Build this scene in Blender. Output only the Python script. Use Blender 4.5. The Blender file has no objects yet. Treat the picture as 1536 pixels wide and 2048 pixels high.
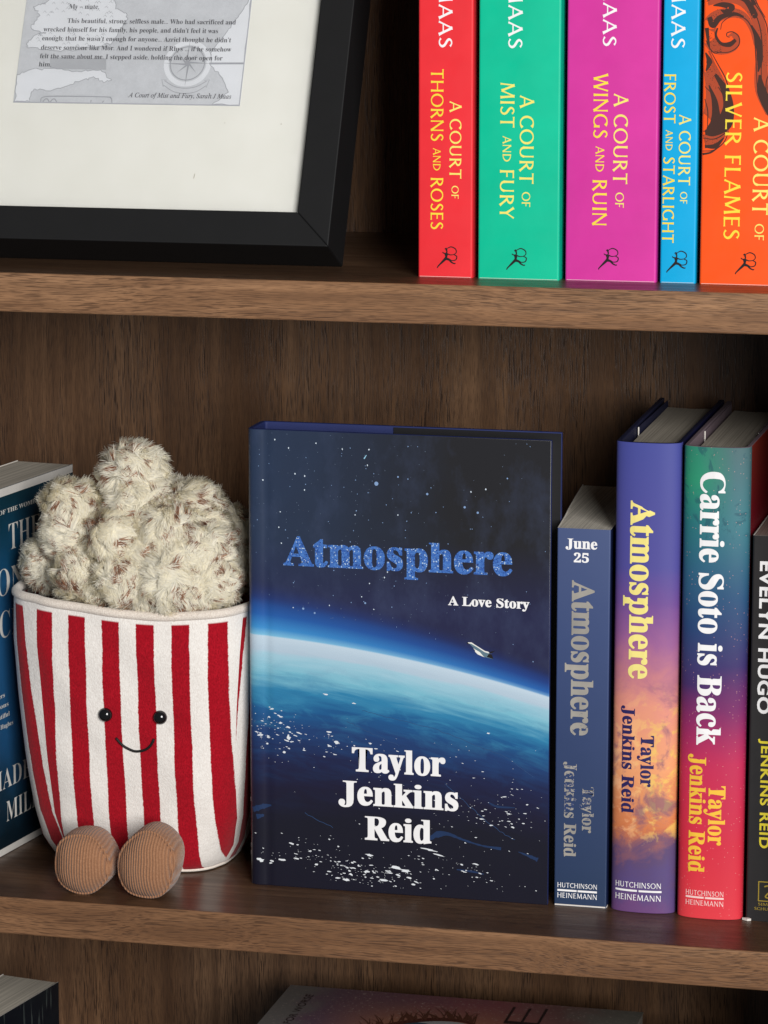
import bpy, math, random
import numpy as np
from mathutils import Vector
from mathutils.geometry import delaunay_2d_cdt

random.seed(7); rng = np.random.default_rng(7)
scene = bpy.context.scene
COL = scene.collection

# ------------------------------------------------------------------ camera
cam = bpy.data.cameras.new('camera'); cam_ob = bpy.data.objects.new('camera', cam); COL.objects.link(cam_ob)
cam.sensor_fit = 'VERTICAL'; cam.sensor_height = 36.0; cam.lens = 6826.0 * 36.0 / 2048.0      # a 120 mm tele
cam.clip_start = 0.05; cam.clip_end = 50.0
cam_ob.location = (0.3873, -1.5886, 0.5086)
cam_ob.rotation_euler = (math.radians(90 - 10.3772), 0, math.radians(13.6995))
scene.camera = cam_ob

# ------------------------------------------------------------------ light: one tall window, front right, plus dim room
world = bpy.data.worlds.new('World'); scene.world = world; world.use_nodes = True
bg = world.node_tree.nodes['Background']; bg.inputs[0].default_value = (0.93, 0.97, 1.0, 1); bg.inputs[1].default_value = 0.115
def area(name, loc, target, sx, sy, power, col):
    l = bpy.data.lights.new(name, 'AREA'); l.shape = 'RECTANGLE'; l.size = sx; l.size_y = sy; l.energy = power; l.color = col
    o = bpy.data.objects.new(name, l); COL.objects.link(o); o.location = loc
    d = Vector(target) - Vector(loc); o.rotation_euler = d.to_track_quat('-Z', 'Y').to_euler(); return o
area('window_light', (1.55, -2.70, 0.98), (0.0, 0.1, 0.2), 1.25, 1.4, 129.0, (1.0, 0.99, 0.975))
scene.view_settings.view_transform = 'Standard'; scene.view_settings.look = 'None'
scene.view_settings.exposure = 0.0; scene.view_settings.gamma = 1.0
scene.render.film_transparent = False
scene.cycles.diffuse_bounces = 8

# ------------------------------------------------------------------ helpers
def lin(c):
    out = []
    for v in c[:3]:
        v = v / 255.0
        out.append(v / 12.92 if v <= 0.04045 else ((v + 0.055) / 1.055) ** 2.4)
    return (out[0], out[1], out[2], 1.0)

class NB:
    """small node-graph builder for one material"""
    def __init__(s, name, rough=0.5, spec=0.5):
        s.m = bpy.data.materials.new(name); s.m.use_nodes = True; s.t = s.m.node_tree
        s.b = s.t.nodes['Principled BSDF']; s.b.inputs['Roughness'].default_value = rough
        s.b.inputs['Specular IOR Level'].default_value = spec
    def node(s, typ): return s.t.nodes.new(typ)
    def put(s, sock, v):
        if hasattr(v, 'node'): s.t.links.new(v, sock)
        elif isinstance(v, (int, float)): sock.default_value = v
        else:
            n = len(sock.default_value); sock.default_value = tuple(v)[:n]
    def obj(s): return s.node('ShaderNodeTexCoord').outputs['Object']
    def uv(s): return s.node('ShaderNodeTexCoord').outputs['UV']
    def sep(s, v):
        n = s.node('ShaderNodeSeparateXYZ'); s.put(n.inputs[0], v); return n.outputs[0], n.outputs[1], n.outputs[2]
    def comb(s, x, y, z):
        n = s.node('ShaderNodeCombineXYZ'); s.put(n.inputs[0], x); s.put(n.inputs[1], y); s.put(n.inputs[2], z); return n.outputs[0]
    def math(s, op, a, b=None, c=None, clamp=False):
        n = s.node('ShaderNodeMath'); n.operation = op; n.use_clamp = clamp; s.put(n.inputs[0], a)
        if b is not None: s.put(n.inputs[1], b)
        if c is not None: s.put(n.inputs[2], c)
        return n.outputs[0]
    def scale(s, v, k):
        n = s.node('ShaderNodeVectorMath'); n.operation = 'MULTIPLY'; s.put(n.inputs[0], v); s.put(n.inputs[1], k); return n.outputs[0]
    def noise(s, v, sc=1.0, det=3.0, rough=0.55, dist=0.0, color=False):
        n = s.node('ShaderNodeTexNoise'); s.put(n.inputs['Vector'], v); s.put(n.inputs['Scale'], sc); s.put(n.inputs['Detail'], det)
        s.put(n.inputs['Roughness'], rough); s.put(n.inputs['Distortion'], dist); return n.outputs[1 if color else 0]
    def voronoi(s, v, sc=1.0):
        n = s.node('ShaderNodeTexVoronoi'); s.put(n.inputs['Vector'], v); s.put(n.inputs['Scale'], sc); return n.outputs
    def ramp(s, fac, stops, interp='LINEAR'):
        n = s.node('ShaderNodeValToRGB'); s.put(n.inputs[0], fac); cr = n.color_ramp; cr.interpolation = interp
        while len(cr.elements) < len(stops): cr.elements.new(0.5)
        for e, (p, c) in zip(cr.elements, stops):
            e.position = p; e.color = c if len(c) == 4 and max(c) <= 1.0 else lin(c)
        return n.outputs[0]
    def remap(s, v, a, b, c=0.0, d=1.0):
        n = s.node('ShaderNodeMapRange'); s.put(n.inputs[0], v); s.put(n.inputs[1], a); s.put(n.inputs[2], b); s.put(n.inputs[3], c); s.put(n.inputs[4], d)
        return n.outputs[0]
    def mix(s, f, a, b, blend='MIX'):
        n = s.node('ShaderNodeMix'); n.data_type = 'RGBA'; n.blend_type = blend; s.put(n.inputs[0], f); s.put(n.inputs[6], a); s.put(n.inputs[7], b)
        return n.outputs[2]
    def color(s, c): s.put(s.b.inputs['Base Color'], c)
    def bump(s, h, strength=0.2, dist=0.0005):
        n = s.node('ShaderNodeBump'); s.put(n.inputs['Height'], h); n.inputs['Strength'].default_value = strength; n.inputs['Distance'].default_value = dist
        s.t.links.new(n.outputs[0], s.b.inputs['Normal'])
    def set(s, key, v): s.put(s.b.inputs[key], v)

MATS = {}
def plain(key, rgb, rough=0.5, spec=0.4, var=0.06, sc=60.0):
    """one-colour print or paint with a little unevenness"""
    if key in MATS: return MATS[key]
    k = NB(key, rough, spec); o = k.obj(); n = k.noise(o, sc, 4); c = lin(rgb)
    lo = tuple(v * (1 - var) for v in c[:3]) + (1,); hi = tuple(min(1, v * (1 + var)) for v in c[:3]) + (1,)
    k.color(k.ramp(n, [(0.3, lo), (0.7, hi)]))
    k.bump(k.noise(o, 2500.0, 2), 0.05, 0.0001)
    MATS[key] = k.m; return k.m

def mesh_ob(name, verts, faces, mats, parent=None, idx=None, smooth=False):
    me = bpy.data.meshes.new(name); me.from_pydata([tuple(map(float, v)) for v in verts], [], [tuple(map(int, f)) for f in faces])
    if not isinstance(mats, (list, tuple)): mats = [mats]
    for m in mats: me.materials.append(m)
    if idx is not None: me.polygons.foreach_set('material_index', np.array(idx, dtype=np.int32))
    if smooth: me.polygons.foreach_set('use_smooth', np.ones(len(me.polygons), dtype=bool))
    me.update()
    o = bpy.data.objects.new(name, me); COL.objects.link(o)
    if parent is not None: o.parent = parent
    return o
def thing(name, label, cat, loc=(0, 0, 0), rz=0.0, group=None):
    o = bpy.data.objects.new(name, None); COL.objects.link(o); o.location = loc; o.rotation_euler = (0, 0, rz)
    o.empty_display_size = 0.02
    o['label'] = label; o['category'] = cat
    if group: o['group'] = group
    return o
def bevel(o, w=0.0006, seg=2):
    b = o.modifiers.new('bevel', 'BEVEL'); b.width = w; b.segments = seg; b.limit_method = 'ANGLE'; b.angle_limit = math.radians(40)
    return o
def box_vf(x0, x1, y0, y1, z0, z1):
    v = [(x0, y0, z0), (x1, y0, z0), (x1, y1, z0), (x0, y1, z0), (x0, y0, z1), (x1, y0, z1), (x1, y1, z1), (x0, y1, z1)]
    f = [(0, 3, 2, 1), (4, 5, 6, 7), (0, 1, 5, 4), (1, 2, 6, 5), (2, 3, 7, 6), (3, 0, 4, 7)]
    return v, f
def prism_vf(poly, z0, z1):
    """poly counter-clockwise seen from above"""
    n = len(poly); v = [(x, y, z0) for x, y in poly] + [(x, y, z1) for x, y in poly]
    f = [tuple(reversed(range(n))), tuple(range(n, 2 * n))]
    f += [(i, (i + 1) % n, n + (i + 1) % n, n + i) for i in range(n)]
    return v, f

# --- 2-D paths (seen from above) for covers
def fillet(pts, rad, seg=6):
    out = [pts[0]]
    for i in range(1, len(pts) - 1):
        p = np.array(pts[i], float); a = np.array(pts[i - 1], float); b = np.array(pts[i + 1], float)
        r = rad[i] if isinstance(rad, (list, tuple)) else rad
        d1 = (a - p) / np.linalg.norm(a - p); d2 = (b - p) / np.linalg.norm(b - p)
        q1 = p + d1 * r; q2 = p + d2 * r
        for k in range(seg + 1):
            t = k / seg; out.append(tuple((1 - t) ** 2 * q1 + 2 * t * (1 - t) * p + t * t * q2))
    out.append(pts[-1]); return out
class Path2:
    def __init__(s, pts):
        s.p = np.array(pts, float); d = np.diff(s.p, axis=0); L = np.linalg.norm(d, axis=1); s.s = np.concatenate([[0], np.cumsum(L)])
        s.len = s.s[-1]
        t = d / L[:, None]; tv = np.vstack([t[:1], (t[:-1] + t[1:]) / 2, t[-1:]]); tv /= np.linalg.norm(tv, axis=1)[:, None]
        s.n = np.stack([tv[:, 1], -tv[:, 0]], 1)          # right-hand normal: outward when the path runs +x along the front
    def at(s, q, off=0.0):
        q = np.asarray(q, float)
        x = np.interp(q, s.s, s.p[:, 0]); y = np.interp(q, s.s, s.p[:, 1]); nx = np.interp(q, s.s, s.n[:, 0]); ny = np.interp(q, s.s, s.n[:, 1])
        return x + nx * off, y + ny * off
    def s_at_x(s, x):
        """path length where the front part of the path has this x"""
        q, r = s.front(); return float(np.interp(x, q, r))
    def front(s):
        k = s.p[:, 1] < s.p[:, 1].min() + 0.0076; k &= np.concatenate([[True], np.diff(s.p[:, 0]) >= -1e-9]); return s.p[k, 0], s.s[k]
def wall_ob(name, path, th, z0, z1, mats, parent, zone=None, smooth=True):
    """a sheet of thickness th bent along the path; outside on the path, inside inwards. material 0 outside (or zone(i)), 1 inside and edges"""
    P = path.p; N = path.n; n = len(P); Q = P - N * th
    v = []
    for (x, y) in P: v += [(x, y, z0), (x, y, z1)]
    for (x, y) in Q: v += [(x, y, z0), (x, y, z1)]
    f = []; idx = []; m = 2 * n
    for i in range(n - 1):
        a, b = 2 * i, 2 * i + 2
        f.append((a, b, b + 1, a + 1)); idx.append(zone(i) if zone else 0)
        f.append((m + a, m + a + 1, m + b + 1, m + b)); idx.append(1)
        f.append((a + 1, b + 1, m + b + 1, m + a + 1)); idx.append(1)
        f.append((a, m + a, m + b, b)); idx.append(1)
    f.append((0, 1, m + 1, m)); idx.append(1)
    e = 2 * n - 2; f.append((e, m + e, m + e + 1, e + 1)); idx.append(1)
    o = mesh_ob(name, v, f, mats, parent, idx)
    if smooth:
        me = o.data
        sm = np.zeros(len(me.polygons), dtype=bool)
        for k in range(n - 1): sm[4 * k] = sm[4 * k + 1] = True
        me.polygons.foreach_set('use_smooth', sm)
        me.set_sharp_from_angle(angle=math.radians(38))
    return o

# ------------------------------------------------------------------ lettering: flat print built as thin meshes
def code(s, up, lo, dig=None, hole=None):
    r = ''
    for c in s:
        if 'A' <= c <= 'Z': r += chr(up + ord(c) - 65)
        elif 'a' <= c <= 'z': r += hole.get(c, chr(lo + ord(c) - 97)) if hole else chr(lo + ord(c) - 97)
        elif dig and '0' <= c <= '9': r += chr(dig + ord(c) - 48)
        else: r += c
    return r
_tc = {}
def font2d(s, face='serif', offset=0.0, spacing=1.0):
    """text as flat triangles; unit size, baseline at 0; returns verts, tris, cap height"""
    key = (s, face, offset, spacing)
    if key in _tc: return _tc[key]
    def run(body):
        cu = bpy.data.curves.new('t', 'FONT'); cu.size = 1.0; cu.offset = offset; cu.resolution_u = 4; cu.space_character = spacing
        cu.body = {'serif': lambda q: code(q, 0x1D400, 0x1D41A, 0x1D7CE), 'italic': lambda q: code(q, 0x1D434, 0x1D44E, None, {'h': '\u210e'}), 'sans': lambda q: q}[face](body)
        o = bpy.data.objects.new('t', cu); COL.objects.link(o)
        dg = bpy.context.evaluated_depsgraph_get(); me = o.evaluated_get(dg).to_mesh()
        me.calc_loop_triangles()
        v = np.array([w.co[:2] for w in me.vertices]).reshape(-1, 2); f = np.array([t.vertices[:] for t in me.loop_triangles]).reshape(-1, 3)
        o.evaluated_get(dg).to_mesh_clear(); bpy.data.objects.remove(o); bpy.data.curves.remove(cu)
        return v, f
    v, f = run(s); h, _ = run('H')
    _tc[key] = (v, f, float(h[:, 1].max())); return _tc[key]

# flared capitals drawn stroke by stroke (cap height 1)
def st(p, q, w=0.135, fl=1.5):
    p = np.array(p, float); q = np.array(q, float); d = q - p; n = np.array([-d[1], d[0]]) / np.linalg.norm(d)
    ts = [0, .06, .2, .5, .8, .94, 1]; ws = [fl, 1.18 * (fl > 1) + (fl <= 1), 1.04, .96, 1.04, 1.18 * (fl > 1) + (fl <= 1), fl]
    L = [p + d * t + n * w * k / 2 for t, k in zip(ts, ws)]; R = [p + d * t - n * w * k / 2 for t, k in zip(ts, ws)]
    return [tuple(x) for x in R] + [tuple(x) for x in reversed(L)]
def cv(pts, ws):
    """stroke along a polyline with a width at every point"""
    P = np.array(pts, float); d = np.gradient(P, axis=0); d /= np.linalg.norm(d, axis=1)[:, None] + 1e-9; n = np.stack([-d[:, 1], d[:, 0]], 1)
    W = np.array(ws, float)[:, None] / 2
    return [tuple(x) for x in (P - n * W)] + [tuple(x) for x in reversed(P + n * W)]
def smooth(pts, k=8):
    """Catmull-Rom through the points"""
    P = [np.array(p, float) for p in pts]; P = [2 * P[0] - P[1]] + P + [2 * P[-1] - P[-2]]; out = []
    for i in range(1, len(P) - 2):
        for j in range(k):
            t = j / k; a, b, c, d = P[i - 1], P[i], P[i + 1], P[i + 2]
            out.append(tuple(0.5 * ((2 * b) + (-a + c) * t + (2 * a - 5 * b + 4 * c - d) * t * t + (-a + 3 * b - 3 * c + d) * t ** 3)))
    out.append(tuple(P[-2])); return out
def arc(cx, cy, rx, ry, a0, a1, thin=0.075, thick=0.145, n=26, fl0=1, fl1=1):
    A = np.radians(np.linspace(a0, a1, n)); pts = [(cx + rx * math.cos(a), cy + ry * math.sin(a)) for a in A]
    ws = [thin + (thick - thin) * abs(math.cos(a)) ** 1.3 for a in A]
    for i in range(4):
        ws[i] *= fl0 + (1 - fl0) * i / 4; ws[-1 - i] *= fl1 + (1 - fl1) * i / 4
    return cv(pts, ws)
TH = 0.088
def s_glyph():
    p = smooth([(.50, .84), (.36, .95), (.20, .92), (.12, .77), (.20, .63), (.34, .52), (.46, .40), (.50, .24), (.40, .08), (.22, .05), (.07, .15)], 5)
    n = len(p); w = [0.085 + 0.07 * math.sin(math.pi * i / (n - 1)) ** 2 for i in range(n)]
    for i in range(3): w[i] *= 1.6 - .2 * i; w[-1 - i] *= 1.6 - .2 * i
    return [cv(p, w)]
FL = {
 'A': (.80, [st((.05, 0), (.41, 1.0), TH), st((.39, 1.0), (.76, 0)), st((.18, .33), (.63, .33), TH, 1)]),
 'C': (.80, [arc(.47, .5, .40, .46, 48, 318, fl0=1.9, fl1=1.5)]),
 'D': (.88, [st((.13, 0), (.13, 1)), arc(.13, .5, .64, .455, 90, -90)]),
 'E': (.62, [st((.13, 0), (.13, 1)), st((.13, .955), (.56, .955), TH, 1.7), st((.13, .52), (.50, .52), TH, 1.5), st((.13, .045), (.58, .045), TH, 1.7)]),
 'F': (.58, [st((.13, 0), (.13, 1)), st((.13, .955), (.55, .955), TH, 1.7), st((.13, .5), (.48, .5), TH, 1.5)]),
 'G': (.90, [arc(.47, .5, .40, .46, 48, 330, fl0=1.9), st((.80, .04), (.80, .44))]),
 'H': (.90, [st((.13, 0), (.13, 1)), st((.77, 0), (.77, 1)), st((.13, .52), (.77, .52), TH, 1)]),
 'I': (.27, [st((.135, 0), (.135, 1))]),
 'J': (.36, [st((.22, .0), (.22, 1)), cv(smooth([(.22, .06), (.17, -.13), (.02, -.2)]), np.linspace(.13, .07, 17))]),
 'L': (.58, [st((.13, 0), (.13, 1)), st((.13, .045), (.55, .045), TH, 1.7)]),
 'M': (1.05, [st((.08, 0), (.17, 1), TH), st((.17, 1), (.52, .08)), st((.52, .08), (.87, 1), TH), st((.87, 1), (.95, 0))]),
 'N': (.92, [st((.12, 0), (.12, 1), TH), st((.12, 1), (.79, .02)), st((.79, .0), (.79, 1), TH)]),
 'O': (.98, [arc(.49, .5, .42, .46, 0, 180), arc(.49, .5, .42, .46, 180, 360)]),
 'R': (.74, [st((.13, 0), (.13, 1)), arc(.16, .735, .38, .225, 90, -90), st((.30, .51), (.70, 0))]),
 'S': (.58, s_glyph()),
 'T': (.74, [st((.37, 0), (.37, .99)), st((.03, .955), (.71, .955), TH, 1.8)]),
 'U': (.86, [st((.13, .28), (.13, 1)), arc(.42, .32, .29, .28, 180, 360), st((.71, .28), (.71, 1), TH)]),
 'V': (.76, [st((.04, 1), (.39, 0)), st((.38, 0), (.72, 1), TH)]),
 'W': (1.12, [st((.04, 1), (.31, 0)), st((.31, 0), (.56, .98), TH), st((.55, 1), (.83, 0)), st((.82, 0), (1.08, 1), TH)]),
 'Y': (.72, [st((.03, 1), (.37, .46)), st((.69, 1), (.36, .46), TH), st((.36, .5), (.36, 0))]),
 '.': (.26, [arc(.13, .07, .04, .04, 0, 360, .08, .08, 10)]),
 ' ': (.34, []),
}
def union2d(polys):
    V = []; F = []
    for p in polys:
        a = 0.0
        for i in range(len(p)):
            x0, y0 = p[i]; x1, y1 = p[(i + 1) % len(p)]; a += x0 * y1 - x1 * y0
        q = p if a > 0 else list(reversed(p))
        F.append(list(range(len(V), len(V) + len(q)))); V += [Vector(t) for t in q]
    r = delaunay_2d_cdt(V, [], F, 1, 1e-5)
    keep = [tuple(f) for f, src in zip(r[2], r[5]) if src]                # counters stay open
    return np.array([tuple(v) for v in r[0]]).reshape(-1, 2), np.array(keep).reshape(-1, 3)
_gc = {}
def flare2d(segs, track=0.09):
    """segs: list of (text, scale, raise)"""
    if isinstance(segs, str): segs = [(segs, 1.0, 0.0)]
    x = 0.0; VV = []; FF = []; n = 0
    for text, sc, up in segs:
        for ch in text:
            w, polys = FL[ch]
            if polys:
                if ch not in _gc: _gc[ch] = union2d(polys)
                v, f = _gc[ch]; VV.append(v * sc + np.array([x, up])); FF.append(f + n); n += len(v)
            x += (w + track) * sc
    return np.vstack(VV), np.vstack(FF), 1.0

def letter_ob(name, v2, tris, mapper, mat, parent):
    p = mapper(v2); t = np.asarray(tris)
    a, b, c = p[t[:, 0]], p[t[:, 1]], p[t[:, 2]]
    return mesh_ob(name, p, t, mat, parent)
def tall(g, k=1.15, xh=0.70):
    """display cut: raise the x-height"""
    v, f, ch = g; v = v.copy(); y = v[:, 1] / ch; up = np.clip(y, 0, None)
    top = 1.12; y2 = np.where(up <= xh, up * k, xh * k + (up - xh) * (top - xh * k) / (top - xh)); v[:, 1] = np.where(y < 0, y, y2) * ch
    return v, f, ch
def heavier(g, dx):
    """thicken the upright strokes"""
    v, f, ch = g; n = len(v); z = np.zeros((n, 1))                        # third column: print layer
    return np.vstack([np.hstack([v + np.array([-dx, 0]), z]), np.hstack([v + np.array([dx, 0]), z + 1])]), np.vstack([f, f + n]), ch
def layer(q): return q[:, 2] * 5e-6 if q.shape[1] > 2 else 0.0
def display(s, off=.012, dx=.008, sp=1.0): return tall(heavier(font2d(s, 'serif', off, sp), dx))
def fit(g, u0, u1, base, cap, anchor_end=None):
    v, f, ch = g; v = v.copy()
    lo, hi = v[:, 0].min(), v[:, 0].max()
    v[:, 0] = u0 + (v[:, 0] - lo) * (u1 - u0) / (hi - lo); v[:, 1] = base + v[:, 1] * cap / ch
    return v, f
LIFT = 0.00016
def spine_down(path, g, base, cap, z0, z1, mat, parent, name='lettering', lift=LIFT):
    """text that reads downwards on a spine; mm in, baseline x and cap height across, z0 start, z1 end"""
    v, f = fit(g, -z0 / 1000, -z1 / 1000, base / 1000, cap / 1000)
    s0 = path.s_at_x(base / 1000)
    def mp(q):
        s = s0 + (q[:, 1] - base / 1000); x, y = path.at(s, lift + layer(q)); return np.stack([x, y, -q[:, 0]], 1)
    return letter_ob(name, v, f, mp, mat, parent)
def spine_across(path, g, x0, x1, base, cap, mat, parent, name='lettering', lift=LIFT):
    v, f = fit(g, x0 / 1000, x1 / 1000, base / 1000, cap / 1000); s0 = path.s_at_x(x0 / 1000)
    def mp(q):
        x, y = path.at(s0 + (q[:, 0] - x0 / 1000), lift + layer(q)); return np.stack([x, y, q[:, 1]], 1)
    return letter_ob(name, v, f, mp, mat, parent)
def rect2d():
    n = 12; v = [(i / n, j) for j in (0, 1) for i in range(n + 1)]
    f = []
    for i in range(n): f += [(i, i + 1, n + 2 + i), (i, n + 2 + i, n + 1 + i)]
    return np.array(v, float), np.array(f), 1.0
def print_polys(path, polys, mat, parent, name, lift=LIFT, x_of=None):
    """flat printed shapes; polys in metres (x across the front, z up)"""
    v, f = union2d(polys)
    def mp(q):
        a_, b_ = path.front(); s = np.interp(q[:, 0], a_, b_); x, y = path.at(s, lift); return np.stack([x, y, q[:, 1]], 1)
    return letter_ob(name, v, f, mp, mat, parent)

# ------------------------------------------------------------------ wood
def wood(key, axis, dark=1.0, figure=1.0, seed=0.0, poremix=0.6):
    k = NB(key, 0.38, 0.45); x, y, z = k.sep(k.obj())
    if axis == 'x': along, a1, a2 = x, z, y
    else: along, a1, a2 = z, x, y
    along = k.math('ADD', along, seed)
    # slow bend of the grain
    warp = k.noise(k.comb(k.math('MULTIPLY', along, 5.0), k.math('MULTIPLY', a1, 9.0), k.math('MULTIPLY', a2, 9.0)), 1.0, 2)
    wv = k.math('MULTIPLY', k.math('SUBTRACT', warp, 0.5), 0.014 * figure)
    a1w = k.math('ADD', a1, wv); a2w = k.math('ADD', a2, wv)
    big = k.noise(k.comb(k.math('MULTIPLY', along, 2.2), k.math('MULTIPLY', a1w, 30.0), k.math('MULTIPLY', a2w, 30.0)), 1.0, 4.5, 0.62)
    mid = k.noise(k.comb(k.math('MULTIPLY', along, 12.0), k.math('MULTIPLY', a1w, 240.0), k.math('MULTIPLY', a2w, 240.0)), 1.0, 3)
    pore = k.noise(k.comb(k.math('MULTIPLY', along, 70.0), k.math('MULTIPLY', a1w, 1700.0), k.math('MULTIPLY', a2w, 1700.0)), 1.0, 1.5, 0.5)
    pore2 = k.noise(k.comb(k.math('MULTIPLY', along, 130.0), k.math('MULTIPLY', a1w, 3000.0), k.math('MULTIPLY', a2w, 3000.0)), 1.0, 1.0, 0.5)
    mask = k.noise(k.comb(k.math('MULTIPLY', along, 7.0), k.math('MULTIPLY', a1w, 60.0), k.math('MULTIPLY', a2w, 60.0)), 1.0, 2)
    d = dark
    base = k.ramp(big, [(0.30, tuple(v * d for v in (102, 70, 47))), (0.5, tuple(v * d for v in (142, 104, 74))), (0.70, tuple(v * d for v in (168, 128, 95)))])
    base = k.mix(k.remap(mid, 0.35, 0.65, 0.0, 0.7), base, lin(tuple(v * d for v in (106, 74, 50))))
    pm = k.math('MULTIPLY', k.remap(pore, 0.54, 0.62), k.remap(mask, 0.33, 0.55), clamp=True)
    base = k.mix(k.math('MULTIPLY', pm, poremix), base, lin(tuple(v * d for v in (50, 32, 22))))
    base = k.mix(k.math('MULTIPLY', k.remap(pore2, 0.5, 0.66), 0.5), base, lin(tuple(v * d for v in (66, 44, 31))))
    k.color(base)
    k.put(k.b.inputs['Roughness'], k.remap(mid, 0.3, 0.7, 0.30, 0.42))
    k.bump(k.math('SUBTRACT', 1.0, pm), 0.25, 0.0003)
    return k.m
W_EDGE = wood('walnut_edge_band', 'x', 1.0, 0.9, 3.1)
W_EDGE2 = wood('walnut_edge_band_figured', 'x', 1.0, 2.2, 7.7)
W_TOP = wood('walnut_laminate_lengthwise', 'x', 0.70, 0.8, 3.1)
W_BACK = wood('walnut_laminate_upright', 'z', 0.78, 0.7, 1.3, 0.8)

# ------------------------------------------------------------------ the bookcase
ZU = 0.321
case = thing('bookcase', 'walnut wood bookcase with thick shelves and upright grained back', 'bookcase', (0, 0, 0))
XL, XR, YB = -0.46, 0.214, 0.240
def shelf(z, m):
    o = mesh_ob('shelf', *box_vf(XL, XR, 0.0016, YB, z - 0.0192, z), W_TOP, case)
    e = mesh_ob('edge_band', *box_vf(XL, XR, 0.0, 0.00165, z - 0.0193, z + .0001), m, o); bevel(e, 0.0009, 3); return o
shelf(0.0, W_EDGE2); shelf(ZU, W_EDGE); shelf(ZU * 2 + .01, W_EDGE); shelf(-0.321, W_EDGE)
mesh_ob('back_panel', *box_vf(XL - 0.018, XR + 0.018, YB, YB + 0.008, -0.345, 0.66), W_BACK, case)
mesh_ob('side_panel', *box_vf(XR, XR + 0.018, -0.0005, YB, -0.345, 0.66), W_BACK, case)
mesh_ob('side_panel', *box_vf(XL - 0.018, XL, -0.0005, YB, -0.345, 0.66), W_BACK, case)

# ------------------------------------------------------------------ paper
def paper(key, rgb, ax='x', sc=2600.0, amt=0.5):
    k = NB(key, 0.85, 0.15); x, y, z = k.sep(k.obj()); c = lin(rgb)
    s = x if ax == 'x' else (y if ax == 'y' else z)
    others = [q for q in (x, y, z) if q is not s]
    n = k.noise(k.comb(k.math('MULTIPLY', s, sc), k.math('MULTIPLY', others[0], 8.0), k.math('MULTIPLY', others[1], 8.0)), 1.0, 2)
    lo = tuple(v * (1 - amt) for v in c[:3]) + (1,); hi = tuple(min(1, v * (1 + amt * .4)) for v in c[:3]) + (1,)
    k.color(k.ramp(n, [(0.3, lo), (0.6, hi)])); k.bump(n, 0.4, 0.0002); MATS[key] = k.m; return k.m
PAPER = paper('book_pages', (206, 199, 186), 'x', 2600, 0.32)
PAPER_GREY = paper('book_pages_grey', (198, 190, 176), 'x', 1100, 0.28)
PAPER_DIM = paper('book_pages_tan', (172, 163, 149), 'x', 2600, 0.32)
WHITE_EDGE = plain('card_edge', (214, 208, 200), 0.8, 0.2)
INK = plain('black_ink', (26, 22, 24), 0.5, 0.3)

def stock(key, rgb, rough=0.42, spec=0.45, coat=0.0):
    """laminated card cover in one printed colour, slightly uneven with rubbed spots"""
    k = NB(key, rough, spec); o = k.obj(); c = lin(rgb)
    a = k.noise(o, 35.0, 4); g = k.noise(o, 3200.0, 2)
    lo = tuple(v * 0.93 for v in c[:3]) + (1,); hi = tuple(min(1, v * 1.05) for v in c[:3]) + (1,)
    k.color(k.ramp(a, [(0.3, lo), (0.7, hi)]))
    k.put(k.b.inputs['Roughness'], k.remap(k.noise(o, 90.0, 5), 0.3, 0.75, rough - .07, rough + .1))
    k.bump(g, 0.08, 0.0001)
    if coat: k.set('Coat Weight', coat)
    MATS[key] = k.m; return k.m

def paperback(name, label, loc, w, d, h, cover_m, rz=0.0, left=None, right=None, r=0.0012, pages=PAPER, group=None, edge=WHITE_EDGE, side_m=None):
    """soft-cover book standing on its tail, spine to the front (-y). left/right: optional bends of the sides as (x, y) lists from spine to fore edge"""
    t = thing(name, label, 'book', loc, rz, group)
    L = left or [(0, d)]; R = right or [(w, d)]
    pts = [p for p in reversed(L)] + [(0, 0), (w, 0)] + list(R)
    i0 = len(L)
    rad = [0.0005] * len(pts); rad[i0] = rad[i0 + 1] = r
    if len(L) > 1:
        for q in range(1, len(L)): rad[i0 - q] = 0.006
    path = Path2(fillet(pts, rad))
    P = path.p; mid_zone = lambda i: 0 if (P[i, 1] + P[i + 1, 1]) / 2 < 0.0012 or side_m is None else 2
    mats = [cover_m, edge] + ([side_m] if side_m else [])
    wall_ob('cover', path, 0.0004, 0.0, h, mats, t, zone=mid_zone)
    inner = path.p - path.n * 0.00045
    inner = [tuple(p) for p in inner if True]
    poly = [(x, y - 0.0006) if y > d * 0.6 else (x, y) for x, y in inner]
    v, f = prism_vf(poly, 0.0004, h - 0.0004); mesh_ob('page_block', v, f, pages, t)
    return t, path

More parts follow.
